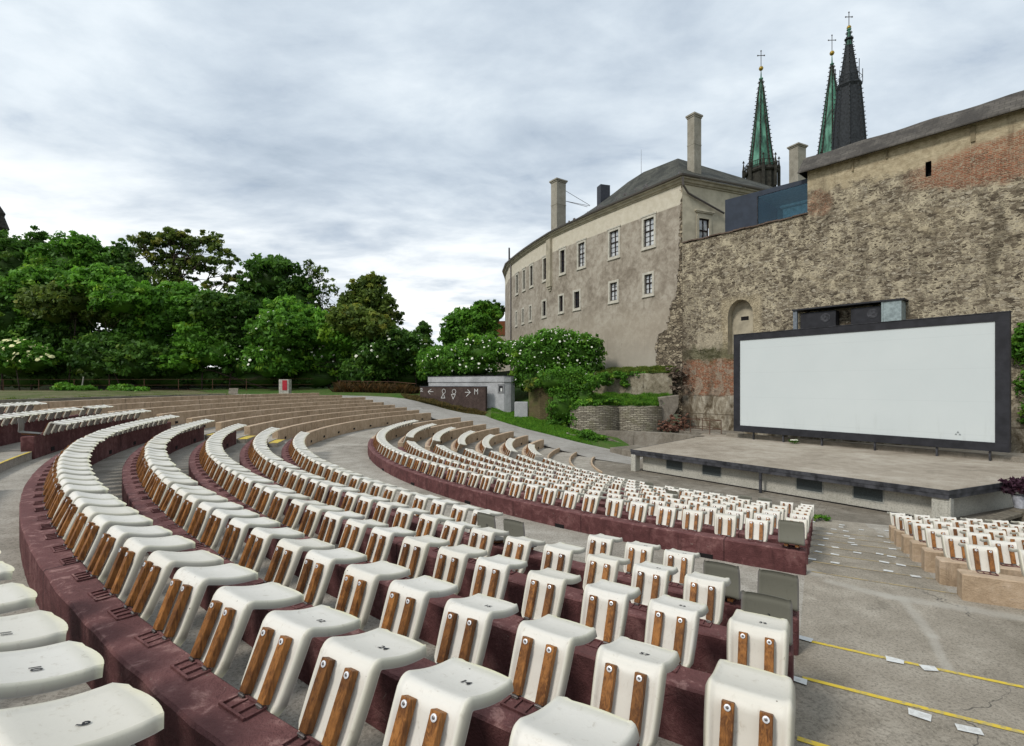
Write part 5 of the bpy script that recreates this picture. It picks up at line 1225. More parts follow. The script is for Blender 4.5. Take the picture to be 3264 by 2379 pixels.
# railing
rl = empty('rusty_railing', (13.3, 39, -3.55)); tag(rl, 'rusty tubular railing on the landing left of the screen', 'railing'); RB = Vector((13.3, 39, -3.55))
PP = {1: (13.3, 39.0), 2: (13.4, 38.0), 3: (14.75, 39.2), 4: (14.2, 36.3), 5: (15.1, 36.5), 0: (11.9, 38.2)}
for k in (1, 2, 3, 4, 5):
    q = MB(); p = Vector((*PP[k], 0)) - Vector((RB.x, RB.y, 0)); q.tube([p, p + Vector((0, 0, 1.0))], .028, 7); q.build('post', RUST, rl)
q = MB()
for a, b in ((1, 3), (2, 4), (3, 5), (4, 5), (0, 2)):
    for z in (.98, .35):
        if a == 0 and z < .5: continue
        q.tube([Vector((PP[a][0] - RB.x, PP[a][1] - RB.y, z)), Vector((PP[b][0] - RB.x, PP[b][1] - RB.y, z))], .024, 7)
q.build('rails', RUST, rl)
# things on and beside the stage
pl = empty('flower_planter', (18.4, 18.3, -4.45)); tag(pl, 'pale pot with purple-leaved plant at the right frame edge beside the stage', 'planter')
q = MB(); q.lathe([(.16, 0), (.24, .42), (.26, .45), (.22, .45)], 16); q.build('pot', m_plain('pale_pot', (.45, .46, .50), .6), pl, smooth=False)
V, F, T = foliage([(0, 0, .72, .42, .42, .32)], 1400, .10, .3, .4, seed=70); LEAF['purple'] = m_leaf('purple_leaves', (.03, .012, .02), (.12, .05, .08)); mesh_raw('foliage', V, F, LEAF['purple'], pl, T)
q = MB(); q.prism([(15.6, 16.5), (18.2, 17.9), (18.0, 18.3), (15.4, 16.9)], -4.62, -4.5); q.prism([(18.0, 17.6), (19.6, 18.5), (19.3, 19.0), (17.8, 18.1)], -4.8, -4.46); tag(q.build('plank_bench', m_plain('old_planks', (.14, .12, .09), .9, .4, 6), bevel=.01), 'low plank platform beside the right side wall of the stage', 'bench')
fl = empty('flower_bunch', (17.3, 31.0, -3.58)); tag(fl, 'small bunch of white flowers lying on the stage under the screen', 'flowers')
V, F, T = foliage([(0, 0, .1, .35, .15, .1)], 300, .07, .2, 0, seed=71); mesh_raw('foliage', V, F, LEAF['deep'], fl, T)
q = MB(); 
for i in range(9):
    c = (random.uniform(-.3, .3), random.uniform(-.12, .05)); q.lathe([(.02, .16), (.05, .2), (.03, .24)], 7, c)
q.build('blossoms', FLOWER, fl)
tree('leafy_shrub', 'small weeds growing at the foot of the centre aisle', 'shrub', None, 17.5, [(2595, 1648, 12, 4), (2625, 1652, 16, 5)], 'mid', 500, .06, base=-4.8, r0=.01, core=0, seed=52, trunk=False, ry=.2, nl=1)

# ------------------------------------------------------------------ long curved building
FP = [(14.38, 42.69), (12.27, 45.73), (10.42, 48.66), (8.04, 52.4), (6.65, 54.77), (5.13, 57.24), (3.35, 61.57), (2.09, 64.94), (.89, 68.52), (.01, 71.49), (-.45, 73.11), (-.95, 78), (-1.15, 84), (-.6, 92)]
FU = [0]
for a, b in zip(FP[:-1], FP[1:]): FU.append(FU[-1] + math.hypot(b[0] - a[0], b[1] - a[1]))
def fac(u):
    for i in range(len(FP) - 1):
        if u <= FU[i + 1] or i == len(FP) - 2:
            s = (u - FU[i]) / (FU[i + 1] - FU[i]); return Vector((FP[i][0] + (FP[i + 1][0] - FP[i][0]) * s, FP[i][1] + (FP[i + 1][1] - FP[i][1]) * s, 0))
def m_facade():
    t = NT('facade_plaster'); uv = t.uv(); s = t.new('ShaderNodeSeparateXYZ', {0: uv}); u, z = s.outputs[0], s.outputs[1]
    n1 = t.noise(uv, .35, 6, .65, .6); n2 = t.noise(uv, 1.7, 7, .7, .4); n3 = t.noise(uv, 12, 5, .7)
    f = t.math('ADD', t.math('MULTIPLY', n1, .5), t.math('MULTIPLY', n2, .5))
    c = t.ramp(f, [(.38, (.19, .158, .120)), (.47, (.275, .235, .185)), (.54, (.355, .312, .252)), (.64, (.45, .405, .335))])
    pinkz = t.math('SUBTRACT', 1.0, t.sm(t.math('ADD', z, t.math('MULTIPLY', t.math('SUBTRACT', n1, .5), 5)), 5.5, 8.5))
    c = t.mix(t.math('MULTIPLY', pinkz, .55), c, (.37, .32, .25))
    lowz = t.math('SUBTRACT', 1.0, t.sm(t.math('ADD', z, t.math('MULTIPLY', t.math('SUBTRACT', n2, .5), 4)), 1.5, 5))
    c = t.mix(t.math('MULTIPLY', lowz, .6), c, (.36, .33, .275))
    blot = t.math('MULTIPLY', t.sm(n2, .58, .70), t.sm(n1, .45, .6)); c = t.mix(t.math('MULTIPLY', blot, .5), c, (.13, .11, .085))
    streak = t.noise(t.map(uv, (3, .18, 1)), 1.0, 5, .6); c = t.mix(t.math('MULTIPLY', t.sm(streak, .58, .72), .35), c, (.14, .12, .095))
    band = t.sm(t.math('ADD', z, t.math('MULTIPLY', t.math('SUBTRACT', n3, .5), .10)), 15.26, 15.32)
    cream = t.mix(t.sm(n2, .35, .7), (.50, .45, .35), (.58, .53, .43))
    c = t.mix(band, c, cream)
    # exposed masonry at the ragged corner
    edge = t.new('ShaderNodeFloatCurve', {1: t.math('DIVIDE', z, 16.0)})
    cv = edge.mapping.curves[0]
    for p in ((.09, .66), (.18, .70), (.27, .66), (.30, .42), (.36, .36), (.42, .30), (.5, .16), (.6, .10), (.75, .07)): cv.points.new(*p)
    cv.points[0].location = (0, .66); cv.points[len(cv.points) - 1].location = (1, .03); edge.mapping.update()
    e = t.math('MULTIPLY', edge.outputs[0], 4.0)
    st = t.math('SUBTRACT', 1.0, t.sm(t.math('SUBTRACT', u, t.math('ADD', e, t.math('MULTIPLY', t.math('SUBTRACT', n2, .5), 1.6))), -.03, .05))
    vs = t.map(t.new('ShaderNodeVectorMath', {0: uv, 1: t.new('ShaderNodeVectorMath', {0: t.noise(uv, 1.6, 4, col=True), 3: .4}, operation='SCALE').outputs[0]}, operation='ADD').outputs[0], (2.6, 6, 1))
    vo = t.new('ShaderNodeTexVoronoi', {'Vector': vs, 'Scale': 1.0}); ve = t.new('ShaderNodeTexVoronoi', {'Vector': vs, 'Scale': 1.0}, feature='DISTANCE_TO_EDGE').outputs['Distance']
    sc_ = t.ramp(t.new('ShaderNodeSeparateColor', {0: vo.outputs['Color']}).outputs[0], [(0, (.08, .062, .042)), (.5, (.21, .17, .115)), (1, (.38, .32, .225))])
    sc_ = t.mix(t.sm(ve, .02, .10), (.03, .022, .015), sc_)
    rim = t.math('SUBTRACT', 1.0, t.sm(t.math('ABSOLUTE', t.math('SUBTRACT', t.math('SUBTRACT', u, t.math('ADD', e, t.math('MULTIPLY', t.math('SUBTRACT', n2, .5), 1.6))), .02)), .02, .09))
    c = t.mix(st, c, sc_); c = t.mix(t.math('MULTIPLY', t.math('MULTIPLY', rim, st), .8), c, (.05, .035, .025))
    t.bump(t.math('ADD', t.math('MULTIPLY', n3, .5), t.math('ADD', n2, t.math('MULTIPLY', st, t.math('ADD', -1.2, t.math('MULTIPLY', t.sm(ve, 0, .15), 1.0))))), .55, .05)
    return t.out(c, .92)
FACADE = m_facade()
CREAM = m_plain('cream_plaster', (.44, .395, .295), .9, .16, 1.2, bump=.25)
CORN = m_plain('cornice_plaster', (.36, .32, .24), .9, .2, 1.5)
TRIM = m_plain('window_trim', (.46, .43, .36), .9, .15, 3)
DWOOD = m_plain('dark_brown_casement', (.020, .012, .010), .6, .3, 10)
PANE = NT('curtained_glass'); _n = PANE.noise(PANE.obj(), 2.2, 3); PANE.bsdf.inputs['Specular IOR Level'].default_value = .8
PANE = PANE.out(PANE.mix(PANE.sm(_n, .35, .65), (.36, .38, .40), (.60, .61, .60)), .12)
DPANE = m_plain('dark_glass', (.02, .022, .028), .08, .3, 1)
bld = empty('curved_building', (14.38, 42.69, 0)); tag(bld, 'long curved plastered historic building with two rows of windows', 'building'); BB = Vector((14.38, 42.69, 0))
rows = {'up': [(2.8, 4.42), (7.17, 8.85), (12.19, 13.7), (15.71, 17.04), (19.8, 21.1), (23.8, 25.1), (26.5, 27.7), (29.35, 30.7)],
        'lo': [(3.0, 4.34), (7.35, 8.8), (13.05, 14.4), (16.06, 17.25), (19.95, 21.3), (24.3, 25.3), (26.95, 28.0), (29.8, 30.8)]}
cuts = [0, 5.6, 10.6, 15.0, 18.45, 22.5, 25.75, 28.6, 31.6, FU[10], FU[11], FU[12], FU[13]]
fw = MB(); segs = []
for i in range(len(cuts) - 1):
    P, Q = fac(cuts[i]), fac(cuts[i + 1]); d = (Q - P); L = d.length; d.normalize(); n = Vector((-d.y, d.x, 0)); n = n if n.x < 0 or n.y < 0 and abs(n.y) > abs(n.x) else -n
    if n.dot(Vector((0, 0, 0)) - P) < 0: n = -n
    segs.append((P, d, n, L, cuts[i]))
    sc1 = L / (cuts[i + 1] - cuts[i]); holes = []
    for key, z0, z1 in (('up', 12.55, 15.05), ('lo', 8.25, 10.0)):
        for (a, b) in rows[key]:
            if cuts[i] <= a and b <= cuts[i + 1]:
                tw = .22; ua, ub = (a - cuts[i]) * sc1 + tw, (b - cuts[i]) * sc1 - tw
                holes.append([(ua, z0), (ub, z0), (ub, z1), (ua, z1)])
                f = lambda u, z, o, P=P, d=d, n=n: tuple(P + d * u + n * o + Vector((0, 0, z)) - BB)
                def bx(mb, u0, u1, zz0, zz1, o0, o1, m=0, f=f):
                    c = [Vector(f(u, z, o)) for z in (zz0, zz1) for o in (o0, o1) for u in (u0, u1)]
                    for qd in ((0, 2, 3, 1), (4, 5, 7, 6), (0, 1, 5, 4), (2, 6, 7, 3), (0, 4, 6, 2), (1, 3, 7, 5)): mb.face([c[k] for k in qd], None, m)
                w = MB()
                bx(w, ua - tw, ua, z0 - .22, z1 + .22, -.02, .05); bx(w, ub, ub + tw, z0 - .22, z1 + .22, -.02, .05)
                bx(w, ua, ub, z1, z1 + .22, -.02, .05); bx(w, ua, ub, z0 - .22, z0, -.02, .05)
                if key == 'up': bx(w, ua - tw - .08, ub + tw + .08, z1 + .222, z1 + .36, -.02, .09)
                bx(w, ua - tw - .05, ub + tw + .05, z0 - .30, z0 - .222, -.02, .12)
                # reveals
                bx(w, ua - .02, ua + .001, z0, z1, -.3, -.021); bx(w, ub - .001, ub + .02, z0, z1, -.3, -.021); bx(w, ua, ub, z1 - .001, z1 + .02, -.3, -.021); bx(w, ua, ub, z0 - .02, z0 + .001, -.3, -.021)
                win = w.build('window', TRIM, bld)
                g = MB(); fwid = .075
                g_ = [(ua + .002, ua + fwid), (ub - fwid, ub - .002), ((ua + ub) / 2 - .05, (ua + ub) / 2 + .05)]
                for a_, b_ in g_: bx(g, a_, b_, z0 + .002, z1 - .002, -.20, -.13)
                zm = z0 + (z1 - z0) * .56
                for a_, b_ in ((z0 + .002, z0 + fwid), (z1 - fwid, z1 - .002), (zm - .05, zm + .05)): bx(g, ua + .002, ub - .002, a_, b_, -.198, -.128)
                for zz in ((z0 + zm) / 2, (zm + z1) / 2) if key == 'lo' else (z0 + (zm - z0) / 3, z0 + (zm - z0) * 2 / 3, (zm + z1) / 2): bx(g, ua + .01, ub - .01, zz - .012, zz + .012, -.19, -.15)
                g.build('casement', DWOOD, win)
                h = MB(); bx(h, ua, ub, z0, z1, -.23, -.205); h.build('pane', PANE if (a < 12 or (key == 'up' and a < 14)) else DPANE, win)
    b0 = len(fw.f); fw.holed([(0, -2.5), (L, -2.5), (L, 17.4), (0, 17.4)], holes, lambda a, z, P=P, d=d: tuple(P + d * a + Vector((0, 0, z)) - BB))
    for k in range(b0, len(fw.f)): fw.uv[k] = [(a + cuts[i], z) for a, z in fw.uv[k]]
fw.build('front_wall', FACADE, bld, weld=False)
def offs(k, o):
    """vertex k of the facade cut line moved outwards"""
    if k == 0: n = segs[0][2]
    elif k == len(segs): n = segs[-1][2]
    else: n = (segs[k - 1][2] + segs[k][2]).normalized()
    return fac(cuts[k]) + n * o
RDIR = Vector((21.5 - 14.38, 45.5 - 42.69, 0)).normalized(); RN = Vector((RDIR.y, -RDIR.x, 0))
RE = Vector((14.38, 42.69, 0)) + RDIR * 17
co = MB()
def loft(mb, prof, line, uvz=False):
    """prof: list of (offset, z); line(k, o) gives points"""
    for k in range(len(line) - 1):
        for (o0, z0), (o1, z1) in zip(prof[:-1], prof[1:]):
            a, b = line[k], line[k + 1]
            mb.face([tuple(a(o0) + Vector((0, 0, z0)) - BB), tuple(a(o1) + Vector((0, 0, z1)) - BB), tuple(b(o1) + Vector((0, 0, z1)) - BB), tuple(b(o0) + Vector((0, 0, z0)) - BB)])
lineF = [lambda o, k=k: offs(k, o) for k in range(1, len(cuts))]
cornK = lambda o: Vector((14.38, 42.69, 0)) + segs[0][2] * o + RN * o
lineR = [lambda o: RE + RN * o, cornK]
LN = lineR + lineF
loft(co, [(0, 16.95), (.10, 16.97), (.10, 17.05), (.22, 17.10), (.30, 17.28), (.42, 17.30), (.42, 17.42), (0, 17.42)], LN)
co.build('cornice', CORN, bld, weld=False)
g = MB(); loft(g, [(.42, 17.425), (.56, 17.43), (.60, 17.56), (.54, 17.58), (.40, 17.45)], LN); g.build('gutter', DARKMETAL, bld, weld=False)
# right end wall with a window
rw = MB(); hw = [(1.75, 12.05), (2.85, 12.05), (2.85, 14.3), (1.75, 14.3)]
Kc = Vector((14.38, 42.69, 0))
rw.holed([(0, 9), (17, 9), (17, 17.4), (0, 17.4)], [hw], lambda a, z: tuple(Kc + RDIR * a + Vector((0, 0, z)) - BB)); rw.build('end_wall', CREAM, bld, weld=False)
def rb(mb, u0, u1, z0, z1, o0, o1):
    c = [Kc + RDIR * u + RN * o + Vector((0, 0, z)) - BB for z in (z0, z1) for o in (o0, o1) for u in (u0, u1)]
    for qd in ((0, 2, 3, 1), (4, 5, 7, 6), (0, 1, 5, 4), (2, 6, 7, 3), (0, 4, 6, 2), (1, 3, 7, 5)): mb.face([c[k] for k in qd])
w = MB(); rb(w, 1.5, 1.75, 11.8, 14.5, -.02, .06); rb(w, 2.85, 3.1, 11.8, 14.5, -.02, .06); rb(w, 1.75, 2.85, 14.3, 14.5, -.02, .06); rb(w, 1.4, 3.2, 14.75, 14.85, -.02, .16); rb(w, 1.3, 3.3, 14.852, 14.95, -.02, .22); rb(w, 1.55, 3.05, 14.502, 14.748, -.02, .05)
win = w.build('window', CREAM, bld); g = MB()
for a, b in ((1.75, 1.83), (2.77, 2.85), (2.26, 2.34)): rb(g, a, b, 12.05, 14.3, -.15, -.08)
for a, b in ((14.22, 14.3), (13.25, 13.35), (12.05, 12.12)): rb(g, 1.75, 2.85, a, b, -.148, -.078)
g.build('casement', DWOOD, win); g = MB(); rb(g, 1.75, 2.85, 12.05, 14.3, -.19, -.16); g.build('pane', PANE, win)
# roofs
RG = [(16.4, 50.0, 22.4), (13.85, 53.2, 22.4), (12.8, 55.8, 22.4), (11.9, 59.0, 22.4), (11.0, 61.8, 22.3), (10.0, 64.5, 22.2), (9.0, 67, 22.1), (8.3, 70, 22.0), (7.9, 73, 22), (7.7, 76, 22), (7.6, 79, 22), (7.8, 85, 22), (8.3, 92, 22)]
rf = MB(); ev = [cornK(.5)] + [offs(k, .5) for k in range(1, len(cuts))]
rgs = [Vector(p) for p in RG]
for i in range(len(ev) - 1):
    a, b = ev[i] + Vector((0, 0, 17.52)), ev[i + 1] + Vector((0, 0, 17.52)); c, d = rgs[min(i + 1, 12)], rgs[min(i, 12)]
    NV = 4
    for j in range(NV):
        s0, s1 = j / NV, (j + 1) / NV
        sag = lambda s: Vector((0, 0, -.28 * math.sin(s * math.pi)))
        p0, p1, p2, p3 = a.lerp(d, s0) + sag(s0), b.lerp(c, s0) + sag(s0), b.lerp(c, s1) + sag(s1), a.lerp(d, s1) + sag(s1)
        rf.face([tuple(q_ - BB) for q_ in (p1, p0, p3, p2)], [(cuts[i + 1], s0 * 7), (cuts[i], s0 * 7), (cuts[i], s1 * 7), (cuts[i + 1], s1 * 7)])
    e, f = c + Vector((8, 3, -5)), d + Vector((8, 3, -5)); rf.face([tuple(q_ - BB) for q_ in (d, c, e, f)], [(0, 0), (3, 0), (3, 6), (0, 6)])
ra, rb2 = cornK(.5) + Vector((0, 0, 17.52)), RE + RN * .5 + Vector((0, 0, 17.52)); ap, r2 = Vector(RG[0]), Vector((30.5, 57.6, 22.3))
for j in range(4):
    s0, s1 = j / 4, (j + 1) / 4; sag = lambda s: Vector((0, 0, -.28 * math.sin(s * math.pi)))
    rf.face([tuple(q_ - BB) for q_ in (ra.lerp(ap, s0) + sag(s0), rb2.lerp(r2, s0) + sag(s0), rb2.lerp(r2, s1) + sag(s1), ra.lerp(ap, s1) + sag(s1))], [(0, s0 * 7), (17, s0 * 7), (15, s1 * 7), (3, s1 * 7)])
rf.build('roof', m_slate('mossy_slate', (.050, .050, .040), (.085, .083, .066), .5, .3), bld, weld=False)
sg = MB()
for k in range(46):
    i = k % 11; s = random.random(); a = ev[i].lerp(ev[i + 1], s); r_ = rgs[min(i, 12)].lerp(rgs[min(i + 1, 12)], s); t_ = .10 + .16 * (k % 2)
    p = (a + Vector((0, 0, 17.52))).lerp(r_, t_) - BB; p.z -= .28 * math.sin(t_ * math.pi)
    sg = MB(); sg.box(-.09, .09, -.05, .05, -.02, .20, 0, Matrix.Translation(p)); sg.build('snow_guard', DARKMETAL, bld)
for u in (FU[9] + .3,):
    p = fac(u) + segs[8][2] * .12 - BB; q = MB(); q.tube([p + Vector((0, 0, 17.3)), p + Vector((0, 0, 16.6)), p + Vector((0, 0, 0))], .085, 8); q.build('downpipe', DARKMETAL, bld)
q = MB(); p = cornK(.45) - BB + Vector((0, 0, 17.3)); q.tube([p, p + Vector((.1, .15, -.6)), Vector((*(Kc + RDIR * .5 + RN * .15 - BB).xy, 16.2)), Vector((*(Kc + RDIR * 4.3 + RN * .25 - BB).xy, 14.95))], .09, 7); q.build('downpipe', DARKMETAL, bld)
# corbelled projection between the windows
P, d, n, L, u0 = segs[4]
q = MB(); f = lambda u, o, z: P + d * (u - u0) + n * o + Vector((0, 0, z)) - BB
def fb(mb, ua, ub, za, zb, o1):
    c = [f(u, o, z) for z in (za, zb) for o in (-.02, o1) for u in (ua, ub)]
    for qd in ((0, 2, 3, 1), (4, 5, 7, 6), (0, 1, 5, 4), (2, 6, 7, 3), (0, 4, 6, 2), (1, 3, 7, 5)): mb.face([c[k] for k in qd])
fb(q, 18.5, 19.5, 11.4, 16.9, .32); fb(q, 18.6, 19.4, 11.15, 11.398, .22); fb(q, 18.75, 19.2, 10.9, 11.148, .12); q.build('corbelled_flue', CORN, bld)
# chimneys on the roof
def chimney(nm, sx0, sx1, ytop, ybot, Y, mat, parent, cap=True, rz=.5, band=True):
    w = (sx1 - sx0) / F_ * Y * .40; x = at((sx0 + sx1) / 2, Y); z0, z1 = zt(ybot, Y), zt(ytop, Y)
    M = Matrix.Translation(Vector((x, Y, 0)) - parent.location) @ Matrix.Rotation(rz, 4, 'Z'); q = MB()
    q.box(-w, w, -w * .8, w * .8, z0, z1, 0, M)
    if band: q.box(-w * 1.04, w * 1.04, -w * .84, w * .84, z0 + (z1 - z0) * .52, z0 + (z1 - z0) * .54, 0, M)
    if cap:
        h = w * 2; q.box(-w * 1.10, w * 1.10, -w * .9, w * .9, z1 + .002, z1 + .14, 0, M); q.box(-w * 1.24, w * 1.24, -w * 1.04, w * 1.04, z1 + .142, z1 + .30, 0, M); q.box(-w * .9, w * .9, -w * .7, w * .7, z1 + .302, z1 + .36, 0, M)
    return q.build(nm, mat, parent)
CHIM = m_concrete('chimney_plaster', (.20, .18, .14), (.31, .285, .23), (.40, .37, .31), 1.0, .5)
chimney('chimney', 1757, 1803, 586, 735, 58.0, CHIM, bld, rz=.6)
chimney('chimney', 2192, 2234, 380, 562, 46.6, CHIM, bld, rz=.55)
chimney('chimney', 1903, 1944, 594, 690, 60.5, m_plain('dark_sheet_metal', (.03, .033, .042), .5, .2), bld, cap=False, rz=.3, band=False)
q = MB(); x = at(2044, 55); q.tube([Vector((x, 55, 20)) - BB, Vector((x, 55, zt(477, 55))) - BB], .04, 5, r2=.012); q.build('lightning_rod', DARKMETAL, bld)
q = MB()
for (a, b), (c, d_) in (((1800, 607), (1880, 655)), ((1800, 641), (1880, 657)), ((1800, 641), (1872, 660))): q.tube([Vector((at(a, 58), 58, zt(b, 58))) - BB, Vector((at(c, 61.5), 61.5, zt(d_, 61.5))) - BB], .028, 5)
q.build('stay_wires', DARKMETAL, bld)
# farther bits
h = empty('brick_house', (at(1592, 95), 95, 0)); tag(h, 'small distant house with orange brick top behind the building end', 'house'); q = MB(); q.box(-1.8, 2.2, 0, 4, -1, 9.3); q.build('wall', CREAM, h); q = MB(); q.box(-1.9, 2.3, -.1, 4.1, 9.31, 12.0); q.build('brick_gable', m_brick('orange_brick', (.24, .085, .035), (.30, .12, .05), (.2, .13, .08)), h)
h = empty('far_gable', (at(1637, 98), 98, 0)); tag(h, 'grey gable roof tip rising behind the left end of the curved building', 'roof'); q = MB(); q.prism([(-1.0, 0), (2.6, 0), (2.6, 6), (-1.0, 6)], 0, 24.6); q.prism([(-1.0, 0), (-.7, 0), (-.7, 6), (-1.0, 6)], 24.602, 26.6); q.build('gable', DARKSLATE, h)
h = empty('chimney_stack', (at(2544, 60), 60, 12)); tag(h, 'pale capped chimney stack behind the glazed annex', 'chimney'); chimney('shaft', 2518, 2566, 475, 620, 60, CHIM, h, rz=.45, band=False)
# glazed annex on the wall
an = empty('glazed_annex', wp(-.63, 12.05, -.1)); tag(an, 'dark blue box annex with big glass window on top of the old wall', 'annex'); AB = Vector(wp(-.63, 12.05, -.1))
NAVY = m_plain('dark_blue_cladding', (.026, .034, .050), .5, .2, 1.5)
GL = NT('blue_glass'); tr = GL.new('ShaderNodeBsdfTransparent', {0: (.66, .84, .90, 1)}); gl = GL.new('ShaderNodeBsdfGlossy', {0: (.55, .68, .78, 1), 1: .03}); fz = GL.new('ShaderNodeFresnel', {0: 1.5}); mx = GL.new('ShaderNodeMixShader', {0: GL.math('ADD', fz.outputs[0], .02, clamp=True), 1: tr.outputs[0], 2: gl.outputs[0]}); GL.link(mx.outputs[0], GL.n['Material Output'].inputs[0]); GL = GL.mat
def anb(t0_, t1_, o0, o1, z0, z1, name, mat, ztop2=None):
    q = MB(); P = [Vector(wp(t, 0, o)) - Vector((AB.x, AB.y, 0)) for t, o in ((t0_, o0), (t1_, o0), (t1_, o1), (t0_, o1))]
    zt1 = ztop2 if ztop2 is not None else z1; zz = [z1, zt1, zt1, z1]
    bo = [(p.x, p.y, z0 - 12.05) for p in P]; tp = [(p.x, p.y, z - 12.05) for p, z in zip(P, zz)]
    q.face(bo[::-1]); q.face(tp)
    for i in range(4): q.face([bo[i], bo[(i + 1) % 4], tp[(i + 1) % 4], tp[i]])
    return q.build(name, mat, an)
anb(-.63, 1.87, -.12, -4, 12.05, 14.65, 'cladding', NAVY, 14.6)
anb(1.872, 5.34, -.12, -4, 14.22, 14.6, 'roof_slab', NAVY, 14.52)
anb(1.872, 5.34, -3.8, -4, 12.05, 14.21, 'back_wall', m_plain('interior_wall', (.30, .40, .42), .8))
anb(1.872, 5.34, -.3, -3.79, 14.16, 14.215, 'ceiling', m_plain('interior_ceiling', (.24, .32, .36), .8))
anb(2.9, 5.3, -2.2, -2.9, 12.052, 13.45, 'counter', m_plain('pale_counter', (.62, .68, .68), .6)); anb(2.8, 5.32, -1.9, -2.1, 13.5, 13.66, 'beam', bpy.data.materials['pale_counter'])
anb(1.875, 5.338, -.13, -.16, 12.1, 14.2, 'window', GL)
anb(1.86, 1.90, -.08, -.17, 12.06, 14.22, 'mullion', EDGE)

# ------------------------------------------------------------------ church spires
def m_copper():
    t = NT('green_copper'); p = t.obj(); n = t.noise(t.map(p, (1, 1, .25)), 1.1, 6, .7, .5); m = t.noise(p, 6, 5, .7)
    c = t.ramp(n, [(.38, (.018, .045, .034)), (.50, (.050, .155, .105)), (.62, (.12, .30, .21))])
    c = t.mix(t.math('MULTIPLY', t.sm(m, .5, .68), .55), c, (.02, .045, .035)); t.bump(m, .3, .03); return t.out(c, .6)
COPPER = m_copper(); DSTONE = m_plain('sooty_gothic_stone', (.035, .033, .026), .9, .5, 2); GOLD = m_plain('dull_gold_ball', (.36, .24, .04), .4, .2, 5, .5)
SPSLATE = m_plain('black_spire_slate', (.022, .025, .028), .7, .5, 3); IRON = m_plain('iron_cross', (.07, .065, .06), .6, .2)
def spire(label, cx, Y, prof, conemats, y_ball, y_cross, y_crossbase, rball, base=None, green_cap=None, gallery=None):
    """prof: list of (source y, half width px)"""
    x = at(cx, Y); root = empty('church_spire', (x, Y, 0)); tag(root, label, 'spire', 'church spires behind the wall'); k = Y / F_
    pr = [(h * k, zt(y, Y)) for y, h in prof][::-1]
    q = MB(); q.lathe(pr, 8, (0, 0), rot=.25); q.build('cone', conemats[0], root)
    rbm = MB(); cr = MB()
    for i in range(8):
        a = .25 + i * math.pi / 4; pts = [(r * 1.01 * math.cos(a), r * 1.01 * math.sin(a), z) for r, z in pr]
        rbm.tube(pts, .20, 5, r2=.07)
        for (p, s) in zip(pts[:-1], pts[1:]):
            p, s = Vector(p), Vector(s); n = int((s - p).length / .72)
            for j in range(n):
                c = p.lerp(s, (j + .5) / n); o = Vector((math.cos(a), math.sin(a), 0)); s_ = .10
                M = Matrix.Translation(c + o * .20) @ Matrix.Rotation(a, 4, 'Z'); cr.box(-.16, .14, -.05, .05, -.05, .07, 0, M)
    rbm.build('ribs', conemats[1], root); cr.build('crockets', DSTONE, root)['kind'] = 'stuff'
    q = MB(); zb = zt(y_ball, Y); q.lathe([(.02, zb - rball), (rball * .7, zb - rball * .7), (rball, zb), (rball * .7, zb + rball * .7), (.02, zb + rball)], 12); q.build('ball', GOLD, root, smooth=True)
    zc, zt_ = zt(y_crossbase, Y), zt(y_cross, Y); q = MB(); q.tube([(0, 0, pr[-1][1]), (0, 0, zt_)], .065, 5); h = zt_ - zc
    q.tube([(-.27 * h, -.1, zt_ - .36 * h - .05), (.27 * h, .1, zt_ - .36 * h + .12)], .065, 5)
    for e in ((-.27 * h, -.1, zt_ - .36 * h - .05), (.27 * h, .1, zt_ - .36 * h + .12), (0, 0, zt_)): q.box(e[0] - .1, e[0] + .1, e[1] - .06, e[1] + .06, e[2] - .1, e[2] + .1)
    q.build('cross', IRON, root)
    q = MB(); q.lathe([(pr[-1][0] * 1.0 + .05, pr[-1][1] - .1), (.38, pr[-1][1] + .1), (.38, pr[-1][1] + .25), (.14, pr[-1][1] + .4), (.06, zb - rball)], 8); q.build('finial', COPPER, root)
    if base:
        yb, yt, hw = base; zb0, zt0, R0 = zt(yb, Y), zt(yt, Y), hw * k
        q = MB(); q.lathe([(R0 * .86, 4), (R0 * .86, zb0 + 1.0)], 8, rot=.25); q.lathe([(R0 * .86, zb0 + 1.0), (R0 * .98, zb0 + 1.3), (R0 * .90, zb0 + 1.9), (R0 * .62, zt0 - 1.0)], 8, rot=.25); q.build('tower_shaft', DSTONE, root)
        for i in range(8):
            a = .25 + i * math.pi / 4 + .2; px, py = R0 * math.cos(a), R0 * math.sin(a); q = MB(); s = .20
            q.box(px - s, px + s, py - s, py + s, zb0 - 2, zt0 - 1.2)
            q.lathe([(s * 1.5, zt0 - 1.2), (s * 1.2, zt0 - 1.0), (.06, zt0 + .3), (.16, zt0 + .4), (.16, zt0 + .55), (.03, zt0 + .8)], 6, (px, py))
            q.box(px - .24, px + .24, py - .05, py + .05, zt0 + .36, zt0 + .46); q.build('pinnacle', DSTONE, root)
        q = MB()
        for i in range(8):
            a = .25 + i * math.pi / 4; b = a + math.pi / 4; A1, B1 = Vector((R0 * .95 * math.cos(a), R0 * .95 * math.sin(a), 0)), Vector((R0 * .95 * math.cos(b), R0 * .95 * math.sin(b), 0))
            for z in (zb0 + 1.1, zb0 + 2.1, zb0 + 2.9): q.tube([A1 + Vector((0, 0, z)), B1 + Vector((0, 0, z))], .07, 5)
            for s in (.2, .4, .6, .8): c = A1.lerp(B1, s); q.tube([c + Vector((0, 0, zb0 + 1.1)), c + Vector((0, 0, zb0 + 2.9))], .045, 4)
        q.build('balustrade', DSTONE, root)
    else:
        q = MB(); q.lathe([(pr[0][0], 2), (pr[0][0], pr[0][1] - .01)], 8, rot=.25); q.build('tower_shaft', DSTONE, root)
